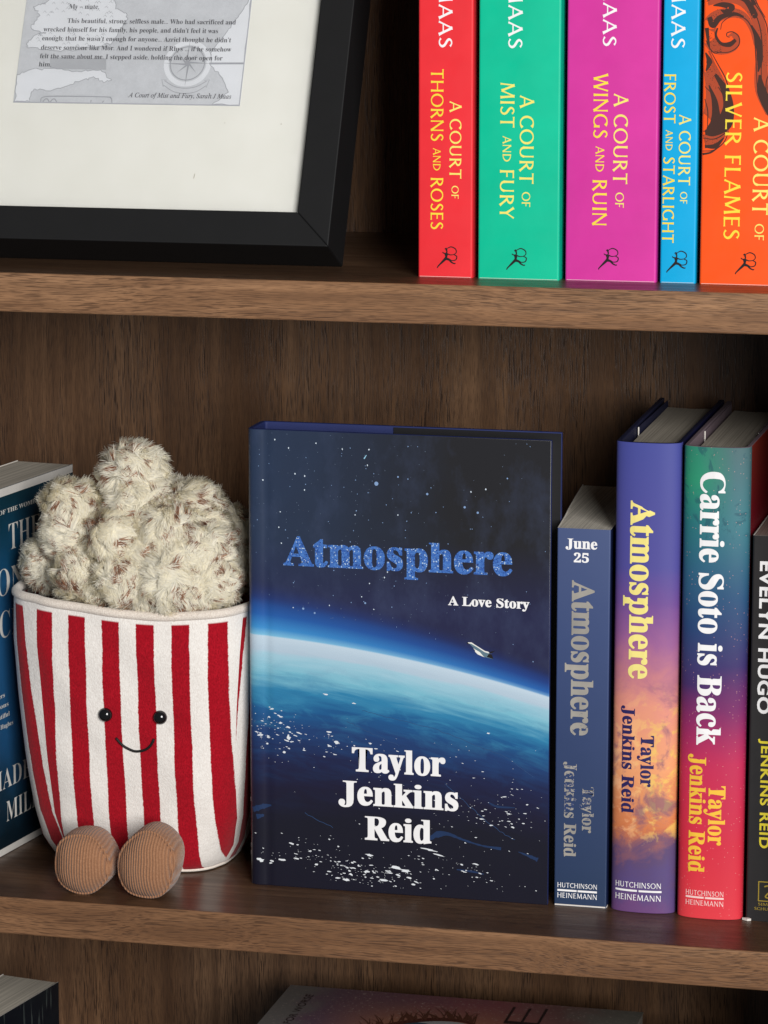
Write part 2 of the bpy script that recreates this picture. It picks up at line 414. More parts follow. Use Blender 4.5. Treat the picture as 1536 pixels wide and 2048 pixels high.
# front path helper: flat front spans x 0..w ; path runs left side -> front -> right side (outward normal = right-hand)
# ------------------------------------------------------------------ five bright paperbacks on the upper shelf
YEL = plain('yellow_print', (240, 214, 62), 0.45, 0.4); PYEL = plain('pale_yellow_print', (238, 224, 110), 0.45, 0.4)
AMBER = plain('amber_print', (240, 188, 62), 0.45, 0.4)
WHT = plain('white_print', (238, 236, 236), 0.45, 0.4)
def runner(parent, path, x0, zc, hgt):
    """small black emblem: a running archer drawing a looped bow (units of its height)"""
    S = hgt; ox, oz = x0, zc
    def C(pts, ws): return cv([(ox + x * S, oz + y * S) for x, y in smooth(pts, 6)], np.interp(np.linspace(0, 1, (len(pts) - 1) * 6 + 1), np.linspace(0, 1, len(ws)), ws) * S)
    polys = [C([(.43, .64), (.43, .52), (.40, .40)], [.17, .10, .13]),
             C([(.40, .42), (.26, .28), (.14, .16), (.03, .04), (.01, -.02)], [.13, .10, .07, .05, .04]),
             C([(.40, .42), (.56, .38), (.68, .26), (.82, .20), (.86, .23)], [.13, .10, .07, .05, .04]),
             C([(.25, .72), (.32, .67), (.45, .66)], [.04, .05, .06]),
             C([(.45, .66), (.62, .60), (.78, .62)], [.06, .045, .03]),
             C([(.44, .66), (.46, .76), (.42, .84)], [.06, .06, .07]),
             C([(.36, .86), (.42, .88), (.48, .84)], [.04, .09, .04]),
             C([(.48, .90), (.66, .97), (.86, .88), (.90, .72), (.78, .62), (.60, .60)], [.035, .05, .05, .04, .035, .03]),
             C([(.78, .62), (.92, .54), (.88, .38), (.70, .34), (.60, .40)], [.035, .05, .05, .04, .03])]
    print_polys(path, polys, INK, parent, 'publisher_emblem')
OF = ('OF', .60, .18); AND = ('AND', .60, .18)
def court_book(name, label, x0, y0, w, rgb, title, tb, tcap, tz0, tz1, cb, ccap, cz0, cz1, mb, mcap, mz1, em, ycol, h=0.198, author=True, d=.128):
    m = stock(name + '_cover', rgb, 0.48, 0.28)
    t, path = paperback(name, label, (x0, y0, ZU), w, d, h, m, group='bright paperbacks on the upper shelf')
    spine_down(path, flare2d(title), tb, tcap, tz0, tz1, ycol[0], t, 'title_lettering')
    spine_down(path, flare2d([('A COURT ', 1, 0), OF]), cb, ccap, cz0, cz1, ycol[1], t, 'title_lettering')
    if author: spine_down(path, flare2d('SARAH J. MAAS', .10), mb, mcap, mz1 + 83.0, mz1, WHT, t, 'author_lettering')
    mesh_ob('rubbed_edge', *box_vf(.0009, w - .0009, -.00008, .0002, .0002, .00036), WHITE_EDGE, t)
    runner(t, path, em[0] / 1000, em[2] / 1000, em[1] / 1000)
    return t, path
court_book('red_paperback', 'bright red paperback with yellow spine capitals, end of the colourful row', .0093, .0325, .0272, (230, 46, 54),
           [('THORNS ', 1, 0), AND, (' ROSES', 1, 0)], 6.28, 6.22, 100.94, 23.42, 15.59, 5.86, 85.77, 38.49, 10.09, 6.67, 111.4, (9.6, 10.6, 4.7), (YEL, PYEL))
court_book('green_paperback', 'emerald green paperback standing between the red and magenta ones', .0393, .0320, .0402, (0, 186, 146),
           [('MIST ', 1, 0), AND, (' FURY', 1, 0)], 10.76, 6.90, 94.91, 29.33, 20.37, 6.88, 89.05, 35.36, 14.45, 6.88, 111.4, (14.3, 10.6, 4.8), (PYEL, PYEL))
court_book('magenta_paperback', 'magenta pink paperback standing between the green and sky blue ones', .0820, .0345, .0446, (206, 52, 152),
           [('WINGS ', 1, 0), AND, (' RUIN', 1, 0)], 13.15, 6.94, 99.94, 26.83, 23.04, 6.90, 90.41, 35.74, 17.32, 6.53, 112.8, (16.4, 10.5, 5.8), (YEL, PYEL))
court_book('cyan_paperback', 'slim sky blue paperback between the magenta and orange ones', .1284, .0345, .0173, (0, 164, 218),
           [('FROST ', 1, 0), AND, (' STARLIGHT', 1, 0)], 0.95, 5.5, 99.94, 19.39, 8.31, 5.66, 80.82, 38.31, 3.9, 6.6, 112.2, (3.3, 10.6, 5.2), (YEL, PYEL))
ob, opath = court_book('orange_paperback', 'fat orange paperback with dark engraved swirls on its spine', .1478, .0335, .0490, (242, 84, 22),
           'SILVER FLAMES', 11.25, 7.65, 101.24, 21.90, 24.84, 7.39, 80.20, 21.74, 0, 0, 0, (17.2, 10.6, 5.4), (YEL, PYEL), author=False)
# engraved swirls on the orange spine; drawing units 0..551 x 0..2048 of the spine, 0.0728 mm each
DARK = plain('brown_black_ink', (62, 34, 26), 0.5, 0.3); DARK2 = plain('rust_ink', (168, 66, 34), 0.5, 0.3)
def swirl():
    k = 0.0000728; ox, oz = (72, 1995)
    M = lambda p: ((p[0] - ox) * k + 0.0003, (oz - p[1]) * k)
    def band(pts, ws, n=8):
        q = [M(p) for p in smooth(pts, n)]; w = np.interp(np.linspace(0, 1, len(q)), np.linspace(0, 1, len(ws)), ws) * k
        return cv(q, w)
    main = [[(86, 150), (150, 120), (240, 110), (330, 140), (400, 220), (440, 330), (455, 470), (450, 600), (470, 720), (540, 850)],
            ]
    fillr = [band(main[0], [60, 90, 95, 90, 80, 75, 75, 85, 110, 120])]
    fillr.append(band([(100, 330), (125, 270), (180, 235), (270, 222), (340, 252), (385, 330), (405, 430)], [90, 85, 75, 60, 45, 30, 10]))
    fillr.append(band([(105, 330), (112, 400), (150, 450), (210, 462), (268, 440), (285, 395), (262, 362), (232, 372)], [80, 85, 70, 55, 50, 40, 26, 8]))
    fillr.append(band([(92, 470), (110, 560), (150, 680), (170, 800), (150, 920), (90, 1010)], [40, 80, 130, 165, 170, 110]))
    fillr.append(band([(78, 1060), (140, 1040), (210, 985), (245, 930)], [90, 90, 70, 20]))
    fillr.append(band([(160, -10), (168, 60), (200, 110)], [60, 60, 30])); fillr.append(band([(250, -10), (265, 70), (300, 120)], [60, 60, 40])); fillr.append(band([(345, -10), (352, 70), (400, 150)], [60, 60, 40]))
    fillr.append(band([(560, 20), (530, 120), (545, 230), (570, 260)], [90, 90, 100, 60])); fillr.append(band([(560, 300), (540, 420), (560, 560)], [70, 90, 70]))
    print_polys(opath, fillr, DARK2, ob, 'swirl_print', LIFT * .6)
    d = []
    d.append(band([(88, 132), (150, 112), (190, 140)], [12, 34, 10])); d.append(band([(130, 175), (190, 170), (250, 186), (215, 215), (180, 205)], [8, 34, 44, 36, 8]))
    d.append(band([(290, 128), (350, 150), (400, 235), (385, 240)], [6, 36, 44, 8])); d.append(band([(105, 250), (130, 300), (180, 250), (270, 228), (330, 245)], [30, 44, 34, 22, 8]))
    d.append(band([(380, 300), (425, 400), (440, 520), (430, 600)], [10, 42, 40, 8])); d.append(band([(440, 620), (455, 720), (490, 800), (545, 900)], [14, 62, 70, 60]))
    d.append(band([(90, 320), (100, 400), (112, 460)], [26, 18, 6])); d.append(band([(160, 320), (150, 370), (185, 420), (240, 425), (280, 395)], [10, 16, 20, 34, 22]))
    d.append(band([(85, 480), (110, 540), (90, 600)], [8, 40, 8])); d.append(band([(150, 620), (215, 720), (240, 830), (215, 930), (140, 985), (90, 1000)], [20, 50, 70, 110, 80, 30]))
    d.append(band([(110, 690), (150, 800), (155, 920), (110, 980)], [8, 40, 60, 30])); d.append(band([(90, 1090), (160, 1085), (215, 1030)], [16, 34, 8])); d.append(band([(76, 1140), (130, 1128), (180, 1095)], [14, 12, 5]))
    d.append(band([(200, 90), (240, 110)], [20, 8])); d.append(band([(170, 90), (150, 70), (140, 40)], [24, 18, 6])); d.append(band([(345, 110), (325, 80), (318, 50)], [24, 22, 6])); d.append(band([(400, 170), (375, 120), (368, 80)], [26, 22, 6]))
    d.append(band([(520, 60), (530, 160), (555, 230)], [10, 40, 60])); d.append(band([(530, 600), (505, 700), (545, 800)], [8, 24, 30]))
    lines = [main[0], [(84, 120), (150, 98), (245, 92), (340, 112), (420, 190), (480, 300), (500, 470), (500, 560)],
             [(140, 470), (190, 478), (250, 470), (300, 430), (300, 375), (262, 345), (225, 350), (222, 372), (240, 380)],
             [(85, 400), (110, 450), (145, 482), (190, 470)], [(180, 330), (195, 280), (270, 238), (350, 268), (395, 350), (408, 440), (420, 600), (430, 720), (470, 810)],
             [(118, 470), (170, 560), (220, 650), (250, 760), (255, 850)], [(85, 700), (140, 760), (180, 860), (188, 950)], [(85, 780), (105, 860), (105, 960)],
             [(170, 700), (220, 780), (240, 860)], [(76, 990), (150, 990), (220, 955), (250, 915)], [(76, 1035), (150, 1040), (215, 1005), (245, 960)], [(76, 1120), (150, 1112), (215, 1060), (245, 990)],
             [(140, -5), (135, 50), (150, 95)], [(225, -5), (215, 55), (245, 105)], [(322, -5), (308, 60), (345, 115)], [(380, -5), (378, 70), (420, 170), (470, 250)],
             [(490, -5), (490, 90), (520, 180), (551, 215)], [(551, 290), (510, 330), (500, 400), (520, 500), (540, 560)], [(530, 590), (490, 640), (485, 720), (510, 830), (545, 935)]]
    for q in lines: d.append(band(q, [4, 7, 7, 4], 7))
    # stipple along the shaded bands
    rr = random.Random(3)
    for (a, b, c, e, n) in [(100, 180, 420, 260, 120), (95, 330, 200, 470, 70), (90, 560, 230, 720, 110), (420, 330, 500, 560, 70), (85, 1010, 200, 1100, 60), (140, 30, 400, 110, 60)]:
        for _ in range(n):
            x = rr.uniform(min(a, c), max(a, c)); y = rr.uniform(min(b, e), max(b, e)); s = rr.uniform(1.5, 3.2)
            if x < 76: continue
            inside = False
            p = M((x, y))
            for pl in fillr:
                c_ = False; j = len(pl) - 1
                for i in range(len(pl)):
                    if (pl[i][1] > p[1]) != (pl[j][1] > p[1]) and p[0] < (pl[j][0] - pl[i][0]) * (p[1] - pl[i][1]) / (pl[j][1] - pl[i][1] + 1e-12) + pl[i][0]: c_ = not c_
                    j = i
                inside = inside or c_
            if inside: d.append([M((x - s, y)), M((x, y + s)), M((x + s, y)), M((x, y - s))])
    print_polys(opath, d, DARK, ob, 'swirl_print', LIFT * .8)
swirl()

# ------------------------------------------------------------------ picture frame leaning back on the upper shelf
BLACK = plain('black_frame_paint', (20, 20, 21), 0.6, 0.28, 0.08)
def frame():
    t = thing('picture_frame', 'black picture frame with cream mount and printed quote leaning back', 'picture frame', (-0.037, 0.0647, ZU))
    t.rotation_euler = (-math.radians(24.5), 0, 0)
    W, H, D, r = 0.231, 0.286, 0.032, 0.0176
    def rail(a, b, c, d):                        # outer a-b, inner c-d (x, z), mitred
        v = []
        for y in (-D, 0.0):
            for p in (a, b, c, d): v.append((p[0], y, p[1]))
        f = [(0, 1, 2, 3), (7, 6, 5, 4), (0, 4, 5, 1), (1, 5, 6, 2), (2, 6, 7, 3), (3, 7, 4, 0)]
        o = mesh_ob('frame_rail', v, f, BLACK, t); bevel(o, 0.0006, 2)
        import bmesh
        bm = bmesh.new(); bm.from_mesh(o.data); bmesh.ops.recalc_face_normals(bm, faces=bm.faces); bm.to_mesh(o.data); bm.free()
    o1, o2, o3, o4 = (-W, 0), (0, 0), (0, H), (-W, H); i1, i2, i3, i4 = (-W + r, r), (-r, r), (-r, H - r), (-W + r, H - r)
    rail(o1, o2, i2, i1); rail(o2, o3, i3, i2); rail(o3, o4, i4, i3); rail(o4, o1, i1, i4)
    k = NB('mount_board', 0.9, 0.1); o = k.obj(); c = k.noise(o, 40, 4); k.color(k.ramp(c, [(0.3, (222, 221, 213)), (0.7, (227, 226, 219))])); k.bump(k.noise(o, 1500, 3), .12, .0002)
    yb = -D + 0.006
    mount = mesh_ob('mount', *box_vf(-W + r - .004, -r + .004, yb, yb + .002, r - .004, H - r + .004), k.m, t)
    mesh_ob('backing_board', *box_vf(-W + r - .002, -r + .002, yb + .0021, -.002, r - .002, H - r + .002), plain('brown_board', (110, 84, 60), .9, .1), t)
    st_ = mesh_ob('easel_strut', [(-.135, -.002, .02), (-.095, -.002, .02), (-.1, -.002, .21), (-.13, -.002, .21), (-.135, .098, .049), (-.095, .098, .049), (-.1, .001, .212), (-.13, .001, .212)],
                  [(0, 1, 2, 3), (7, 6, 5, 4), (0, 4, 5, 1), (1, 5, 6, 2), (2, 6, 7, 3), (3, 7, 4, 0)], BLACK, t)
    g = NB('picture_glass'); tr = g.node('ShaderNodeBsdfTransparent'); gl = g.node('ShaderNodeBsdfGlossy'); gl.inputs['Roughness'].default_value = 0.03
    fr = g.node('ShaderNodeFresnel'); fr.inputs[0].default_value = 1.45; mx = g.node('ShaderNodeMixShader'); g.t.links.new(fr.outputs[0], mx.inputs[0]); g.t.links.new(tr.outputs[0], mx.inputs[1]); g.t.links.new(gl.outputs[0], mx.inputs[2])
    g.t.links.new(mx.outputs[0], g.t.nodes['Material Output'].inputs['Surface'])
    mesh_ob('glass', *box_vf(-W + r - .003, -r + .003, yb - .0030, yb - .0018, r - .003, H - r + .003), g.m, t)
    # printed sheet: pale map under a quotation
    k = NB('map_print', 0.85, 0.12); o = k.obj(); a = k.noise(o, 140, 5, .6); b = k.noise(o, 900, 3)
    k.color(k.mix(k.remap(b, .35, .65, 0, .25), k.ramp(a, [(0.3, (186, 188, 192)), (0.7, (198, 200, 204))]), lin((206, 208, 212)))); sea = k.m
    sheet = mesh_ob('quote_print', *box_vf(-.1757, -.0552, yb - .0004, yb + .0001, .0750, .2450), sea, t)
    LAND = plain('map_land_print', (216, 218, 222), .85, .1, .03); LINE = plain('map_line_print', (158, 160, 165), .85, .1); SHADE = plain('map_shade_print', (172, 174, 178), .85, .1)
    TXT = plain('quote_ink', (84, 84, 88), .8, .1); RULE = plain('print_edge_line', (170, 172, 180), .85, .1)
    yy = yb - .0004
    def flat(name, polys, m, lift, par=sheet):
        v, f = union2d([[(x / 1000, z / 1000) for x, z in p] for p in polys])
        mesh_ob(name, [(x, yy - lift, z) for x, z in v], f, m, par)
    def flat_sep(name, strips, m, lift, par=sheet):
        V, F = [], []
        for q, p in enumerate(strips):
            b = len(V); n = len(p); V += [(x / 1000, yy - lift - q * 4e-7, z / 1000) for x, z in p]
            if n % 2 == 0: F += [(b + i, b + i + 1, b + n - 2 - i, b + n - 1 - i) for i in range(n // 2 - 1)]
            else: F.append(tuple(range(b, b + n)))
        o_ = mesh_ob(name, V, F, m, par); o_['kind'] = 'stuff'
    def rough(pts, amp=0.7, n=6, sd=1):
        rr = random.Random(sd); out = []
        for i in range(len(pts)):
            a = pts[i]; b = pts[(i + 1) % len(pts)]
            for j in range(n):
                q = j / n; e = amp if j else amp * .3
                out.append((min(-55.4, max(-175.5, a[0] + (b[0] - a[0]) * q + rr.uniform(-e, e))), max(75.2, a[1] + (b[1] - a[1]) * q + rr.uniform(-e, e))))
        return out
    A = rough([(-175.5, 90), (-170, 92.7), (-156, 94.2), (-143.6, 92.4), (-131, 93.2), (-124.2, 87.6), (-129, 86.9), (-134.4, 89.4), (-140.5, 87.4), (-148.8, 84), (-154.9, 82), (-165, 82.5), (-166.6, 80), (-166.7, 75.5), (-175, 75.6)], .7, 6, 1)
    B = rough([(-171.5, 127.5), (-164.8, 130), (-154.8, 136), (-129.6, 136), (-127, 126.5), (-120.4, 123.4), (-120.6, 120.2), (-126.7, 108.6), (-131.4, 106), (-145, 104), (-161.5, 104), (-171.7, 104.9), (-172.7, 107.5), (-167.6, 112), (-162.7, 113.3), (-171.3, 115.8), (-169.8, 119), (-167.8, 123.6)], .9, 6, 2)
    Cc = rough([(-55.5, 140), (-57, 131.7), (-59.1, 127.2), (-63.3, 120), (-66, 115.7), (-73.7, 103), (-73, 96.5), (-66, 90), (-62, 82), (-70, 75.4), (-55.5, 75.4), (-55.5, 114)], .5, 5, 3)
    E_ = rough([(-128, 152), (-100, 158), (-80, 168), (-95, 180), (-130, 178), (-150, 166)], 1.2, 6, 4)
    for q_ in (A, B, Cc, E_): flat('map_print', [q_], LAND, .00008)
    out = []
    for P in (A, B, Cc):
        Q = P + [P[0]]
        for i in range(0, len(Q) - 1, 5): out.append(cv(Q[i:i + 6], [.35] * len(Q[i:i + 6])))
    rr = random.Random(9)
    for _ in range(70):                                                   # hachured hills
        x = rr.uniform(-168, -128); z = rr.choice([rr.uniform(122, 131), rr.uniform(105, 113)]); out.append(cv([(x, z), (x + .8, z + 1.0), (x + 1.7, z - .1)], [.18, .25, .18]))
    out.append(cv([(-73.7, 97.5), (-55.5, 97.8)], [1.0, 1.0]))
    out.append(cv(smooth([(-161, 75.6), (-160, 78), (-152, 78.7), (-127, 78.7), (-123.5, 78), (-122.7, 75.6)]), [.5] * 41))
    for x in (-158, -154): out.append(cv(smooth([(x - 1.8, 75.4), (x - .6, 77), (x + .6, 77), (x + 1.8, 75.4)]), [.5] * 25))
    out.append(cv([(-134, 75.6), (-134, 77)], [.5, .5])); out.append(cv([(-128, 75.6), (-127, 76.6)], [.5, .5]))
    cxm, czm = -85.2, 97.4
    ring = lambda r0, w, a0, n=20: cv([(cxm + r0 * math.cos(a0 + 3.1416 * i / n), czm + r0 * math.sin(a0 + 3.1416 * i / n)) for i in range(n + 1)], [w] * (n + 1))
    out += [ring(9.0, .5, 0), ring(9.0, .5, 3.1416)]
    for i in range(8):
        a = math.pi * i / 4; L = 12.5 if i % 2 == 0 else 7.5; p = a + math.pi / 2; w = 1.1
        out.append([(cxm + L * math.cos(a), czm + L * math.sin(a)), (cxm + w * math.cos(p), czm + w * math.sin(p)), (cxm, czm)])
    out.append(cv(smooth([(-96.5, 85.5), (-91, 82.2), (-85, 81.2), (-79, 82.2), (-74, 85.5)]), [.35] * 33)); out.append(cv(smooth([(-96.3, 88), (-91, 85), (-85, 84), (-79, 85), (-74, 88)]), [.35] * 33))
    for sx in (-1, 1): out.append(cv([(-85.2 + sx * 11.3, 84.5), (-85.2 + sx * 12.6, 88.8), (-85.2 + sx * 10, 88.2)], [.3] * 3))
    halo = [ring(11.2, 2.6, 0), ring(11.2, 2.6, 3.1416)]
    flat_sep('map_print', halo, LAND, .00012)
    flat('map_print', [[(-159, 99.9), (-128.8, 99.6), (-128, 93.4), (-158.2, 93.6)]], SHADE, .00010)
    flat_sep('map_line_print', out, LINE, .00014)
    flat('print_edge_line', [[(-175.7, 75), (-55.2, 75), (-55.2, 75.5), (-175.7, 75.5)], [(-55.7, 75), (-55.2, 75), (-55.2, 245), (-55.7, 245)]], RULE, .0002)
    def line(txt, x0, x1, z, face='serif', off=-0.004, cap=2.5):
        g2 = font2d(txt, face, off); v, f = fit(g2, x0 / 1000, x1 / 1000, z / 1000, cap / 1000)
        mesh_ob('quote_lettering', [(x, yy - .00026, zz) for x, zz in v], f, TXT, sheet)
    q = '\u2019'
    for a in [('My \u2013 mate.', -152.0, -135.9, 126.5), ('This beautiful, strong, selfless male... Who had sacrificed and', -152.0, -62.2, 118.7),
              ('wrecked himself for his family, his people, and didn' + q + 't feel it was', -164.4, -71.0, 113.9),
              ('enough, that he wasn' + q + 't enough for anyone... Azriel thought he didn' + q + 't', -164.4, -63.6, 109.0),
              ('deserve someone like Mor. And I wondered if Rhys ... if he somehow', -164.4, -62.9, 104.0),
              ('felt the same about me. I stepped aside, holding the door open for', -164.4, -67.0, 99.2), ('him.', -164.4, -157.7, 94.7)]: line(*a)
    line('A Court of Mist and Fury, Sarah J Maas', -114.6, -60.1, 78.7, 'italic', 0.006)
    # stray pencil mark and specks on the mount
    SP = plain('speck', (168, 160, 146), .9, .1)
    for q_ in ([[(-.0752, .0360), (-.0748, .0360), (-.0744, .0386), (-.0748, .0386)], [(-.0329, .0655), (-.0324, .0655), (-.0324, .0661), (-.0329, .0661)], [(-.0623, .0657), (-.0619, .0657), (-.0619, .0661), (-.0623, .0661)]]):
      v, f = union2d([q_]); mesh_ob('speck', [(x, yb - .0001, z) for x, z in v], f, SP, mount)
frame()

# ------------------------------------------------------------------ blue book at the left end of the lower shelf
def left_book():
    rz = -math.atan2(0.0117, 0.0857); ca = (-0.232, 0.0330)
    k = NB('sea_blue_cover', 0.35, 0.45); x, y, z = k.sep(k.obj()); n = k.noise(k.obj(), 25, 4)
    zz = k.math('ADD', z, k.math('MULTIPLY', k.math('SUBTRACT', n, .5), .05))
    k.color(k.ramp(k.math('DIVIDE', zz, .198), [(0.05, (10, 26, 36)), (0.18, (14, 44, 62)), (0.35, (28, 74, 114)), (0.55, (30, 80, 122)), (0.75, (22, 74, 112)), (0.9, (14, 56, 78)), (1.0, (12, 46, 58))])); k.bump(k.noise(k.obj(), 2000, 2), .06, .0001)
    w = 0.034
    t, path = paperback('blue_novel', 'sea blue novel with white lettering and page top showing beside popcorn toy', (ca[0] , ca[1], 0), w, 0.129, 0.198, k.m, rz, pages=PAPER_GREY)
    for c in t.children:
        c.location.x -= w                        # the origin sits on the front cover's spine edge
    TXT = plain('bone_print', (208, 206, 200), .5, .35)
    BORD = plain('white_border_print', (206, 202, 196), .6, .3)
    def on(v, f, name, m=TXT, lift=.0002): mesh_ob(name, [(lift, u, zz) for u, zz in v], [tuple(reversed(q)) for q in f], m, t)
    def row(s, u0, u1, z0, cap, off=-0.01, sp=1.0):
        v, f = fit(font2d(s, 'serif', off, sp), u0 / 1000, u1 / 1000, z0 / 1000, cap / 1000); mesh_ob('title_lettering' if cap > 5 else 'small_lettering', [(.0002, u, q) for u, q in v], f, TXT, t)
    S = 36.0
    row('WINNER OF THE WOMEN' + '\u2019' + 'S PRIZE', S - 20, S + 76, 184.0, 2.3, 0.0)
    row('THE', S + 16.7, S + 53, 163.6, 14.0); row('SONG', S - 9.5, S + 49, 140.6, 14.0); row('OF', S + 60, S + 80, 140.6, 9.0); row('ACHILLES', S - 9.5, S + 88, 117.8, 14.2)
    row('MADELINE', S - 10.5, S + 76, 36.0, 10.6); row('MILLER', S + 7.6, S + 66, 17.6, 10.9)
    for i, (s, a, b) in enumerate([('readers', -9, 8.5), ('generations', -20, 12.5), ('beautiful', -8, 13.5), ('Hughes', 3, 17.2)]): row(s, S + a, S + b, 86.0 - i * 5.6, 2.4, 0.0)
    for z0, z1 in ((.0003, .0040), (.1935, .1978)):
        mesh_ob('cover_border', *box_vf(.0000, .00015, .001, .1285, z0, z1), BORD, t)
left_book()

# ------------------------------------------------------------------ popcorn bucket soft toy
def plush():
    t = thing('popcorn_plush', 'popcorn bucket soft toy with red stripes, smiling face and corduroy feet', 'soft toy', (-0.141, 0.100, 0.0))
    zs = [0, .004, .012, .03, .06, .09, .12, .144]
    prof = dict(aL=[.057, .0635, .0680, .0712, .0742, .0768, .0785, .0780], aR=[.033, .0380, .0420, .0475, .0520, .0545, .0555, .0550], b=[.0350, .0400, .0435, .0470, .0510, .0535, .0553, .0550])
    P = 2.9
    def PW(z): return 3.0 + 0.9 * min(1.0, z / .05)
    def pr(kk, z): return float(np.interp(z, zs, prof[kk]))
    def xl(z): return (.0500 + .0080 * z / .144) * float(np.interp(z, [0, .004, .012, .03], [.74, .84, .93, 1.0]))
    def xs(z): return (.0430 + .0085 * z / .144) * float(np.interp(z, [0, .004, .012, .03], [.72, .82, .92, 1.0]))
    def lump(x, z): return .0007 * math.sin(x * 95 + z * 40) * math.sin(z * 70 + 1.3) + .0005 * math.sin(x * 210 + 2) * math.sin(z * 160)
    def front_y(x, z):
        a = pr('aR' if x > 0 else 'aL', z); return -pr('b', z) * max(0.0, 1 - (abs(x) / a) ** PW(z)) ** (1 / PW(z)) - lump(x, z)
    NF, NS = 28, 15
    zr = [0.0, .0015, .004, .008, .013, .02] + [.02 + .124 * i / 26 for i in range(1, 27)]
    def dz(x, y, z):
        q = (z / .144) ** 4; return -q * (.0035 * math.exp(-((x - .008) / .035) ** 2) - .0018 * math.exp(-((x + .068) / .02) ** 2)) * (1 if y < .02 else .3)
    V = []; dists = []; rows = []
    for z in zr:
        row = []
        seam = xs(z)
        for i in range(NF + 1):
            x = -xl(z) + (seam + xl(z)) * i / NF; y = front_y(x, z)
            if i in (0, NF): y += .0011
            row.append((x, y, z + dz(x, y, z)))
        for side in (1, -1):
            a = pr('aR' if side > 0 else 'aL', z); b = pr('b', z); ph0 = math.asin(min(1, ((seam if side > 0 else xl(z)) / a)) ** (PW(z) / 2)); L = []
            for i in range(1, NS + 1):
                ph = ph0 + (math.pi - ph0) * i / NS; s_, c_ = abs(math.sin(ph)), math.cos(ph)
                x = side * a * s_ ** (2 / PW(z)); y = -b * math.copysign(abs(c_) ** (2 / PW(z)), c_); L.append((x, y, z + dz(x, y, z)))
            if side > 0: row += L
            else: Ln = L
        row += list(reversed(Ln[:-1]))           # back to the left seam
        rows.append(row)
        dist = [0.0] * len(row)                  # distance round the side panels, measured from their front seams
        for i in range(NF + 1, NF + NS + 1): dist[i] = dist[i - 1] + math.hypot(row[i][0] - row[i - 1][0], row[i][1] - row[i - 1][1])
        acc = 0.0; prev = row[0]
        for i in range(len(row) - 1, NF + NS, -1): acc += math.hypot(row[i][0] - prev[0], row[i][1] - prev[1]); prev = row[i]; dist[i] = acc
        dists += dist
    n = len(rows[0]); V = [p for r in rows for p in r]
    F = []; panel = []
    for j in range(len(rows) - 1):
        for i in range(n):
            F.append((j * n + i, j * n + (i + 1) % n, (j + 1) * n + (i + 1) % n, (j + 1) * n + i)); panel.append(0 if i < NF else 1)
    F.append(tuple(reversed(range(n)))); panel.append(2)
    k = NB('striped_plush', 0.95, 0.12); u, v, _ = k.sep(k.uv()); o = k.obj()
    fz = k.noise(o, 900, 2); un = k.math('ADD', u, k.math('MULTIPLY', k.math('SUBTRACT', fz, .5), .0009)); slow = k.noise(o, 60, 2)
    un = k.math('ADD', un, k.math('MULTIPLY', k.math('SUBTRACT', slow, .5), .0011))
    fr = k.math('FRACT', k.math('ADD', k.math('DIVIDE', k.math('SUBTRACT', un, .0039), .0186), 10.5))
    red = k.remap(k.math('ABSOLUTE', k.math('SUBTRACT', fr, .5)), .243, .262, 1, 0)
    red = k.math('MULTIPLY', red, k.remap(v, .1392, .1400, 1, 0)); red = k.math('MULTIPLY', red, k.remap(v, .0012, .002, 0, 1))
    pile = k.noise(k.scale(o, (1, 1, .5)), 1700, 3, .6); blot = k.noise(o, 130, 3)
    rc = k.mix(k.remap(pile, .3, .7), lin((134, 6, 22)), lin((178, 18, 36))); rc = k.mix(k.remap(blot, .45, .75, 0, .5), rc, lin((150, 6, 24)))
    wc = k.mix(k.remap(pile, .3, .7), lin((220, 212, 205)), lin((240, 235, 229)))
    k.color(k.mix(red, wc, rc)); k.bump(k.math('ADD', pile, k.math('MULTIPLY', blot, 1.8)), .40, .0007)
    k.set('Sheen Weight', .10); k.set('Sheen Roughness', .5); k.set('Sheen Tint', (1, .93, .9, 1))
    body = mesh_ob('bucket', V, F, k.m, t, smooth=True)
    uvl = body.data.uv_layers.new(name='stripe'); 
    for poly in body.data.polygons:
        pn = panel[poly.index]
        for li in poly.loop_indices:
            vi = body.data.loops[li].vertex_index; vx = body.data.vertices[vi].co; zz = zr[vi // n]
            uvl.data[li].uv = (vx.x if pn == 0 else .0095 + dists[vi] + .0088 * max(0.0, 1 - zz / .144) ** 1.2 - (.0045 if vx.x > 0 else 0), zz if pn < 2 else 0)
    WP = NB('white_plush', .95, .1); o = WP.obj(); pn_ = WP.noise(o, 1500, 3); WP.color(WP.mix(WP.remap(pn_, .3, .7), lin((204, 190, 178)), lin((236, 226, 214)))); WP.bump(pn_, .5, .0006); WP.set('Sheen Weight', .3)
    def tube(name, pts, r, m, closed=False, seg=10, parent=t, rfun=None):
        Pn = np.array(pts, float); N = len(Pn); d = np.gradient(Pn, axis=0) if not closed else np.roll(Pn, -1, 0) - np.roll(Pn, 1, 0)
        d /= np.linalg.norm(d, axis=1)[:, None]; up = np.array([0, 0, 1.0]) if closed else np.array([0, 1.0, 0]); s1 = np.cross(d, up); s1 /= np.linalg.norm(s1, axis=1)[:, None]; s2 = np.cross(s1, d)
        vv = []
        for i in range(N):
            rr = r if rfun is None else rfun(i / (N - 1))
            for j in range(seg):
                a = 2 * math.pi * j / seg; vv.append(Pn[i] + (s1[i] * math.cos(a) + s2[i] * math.sin(a)) * rr)
        ff = []
        for i in range(N if closed else N - 1):
            for j in range(seg):
                a = i * seg + j; b = i * seg + (j + 1) % seg; c = ((i + 1) % N) * seg + (j + 1) % seg; e = ((i + 1) % N) * seg + j; ff.append((a, e, c, b))
        if not closed: ff += [tuple(range(seg)), tuple(reversed(range((N - 1) * seg, N * seg)))]
        return mesh_ob(name, vv, ff, m, parent, smooth=True)
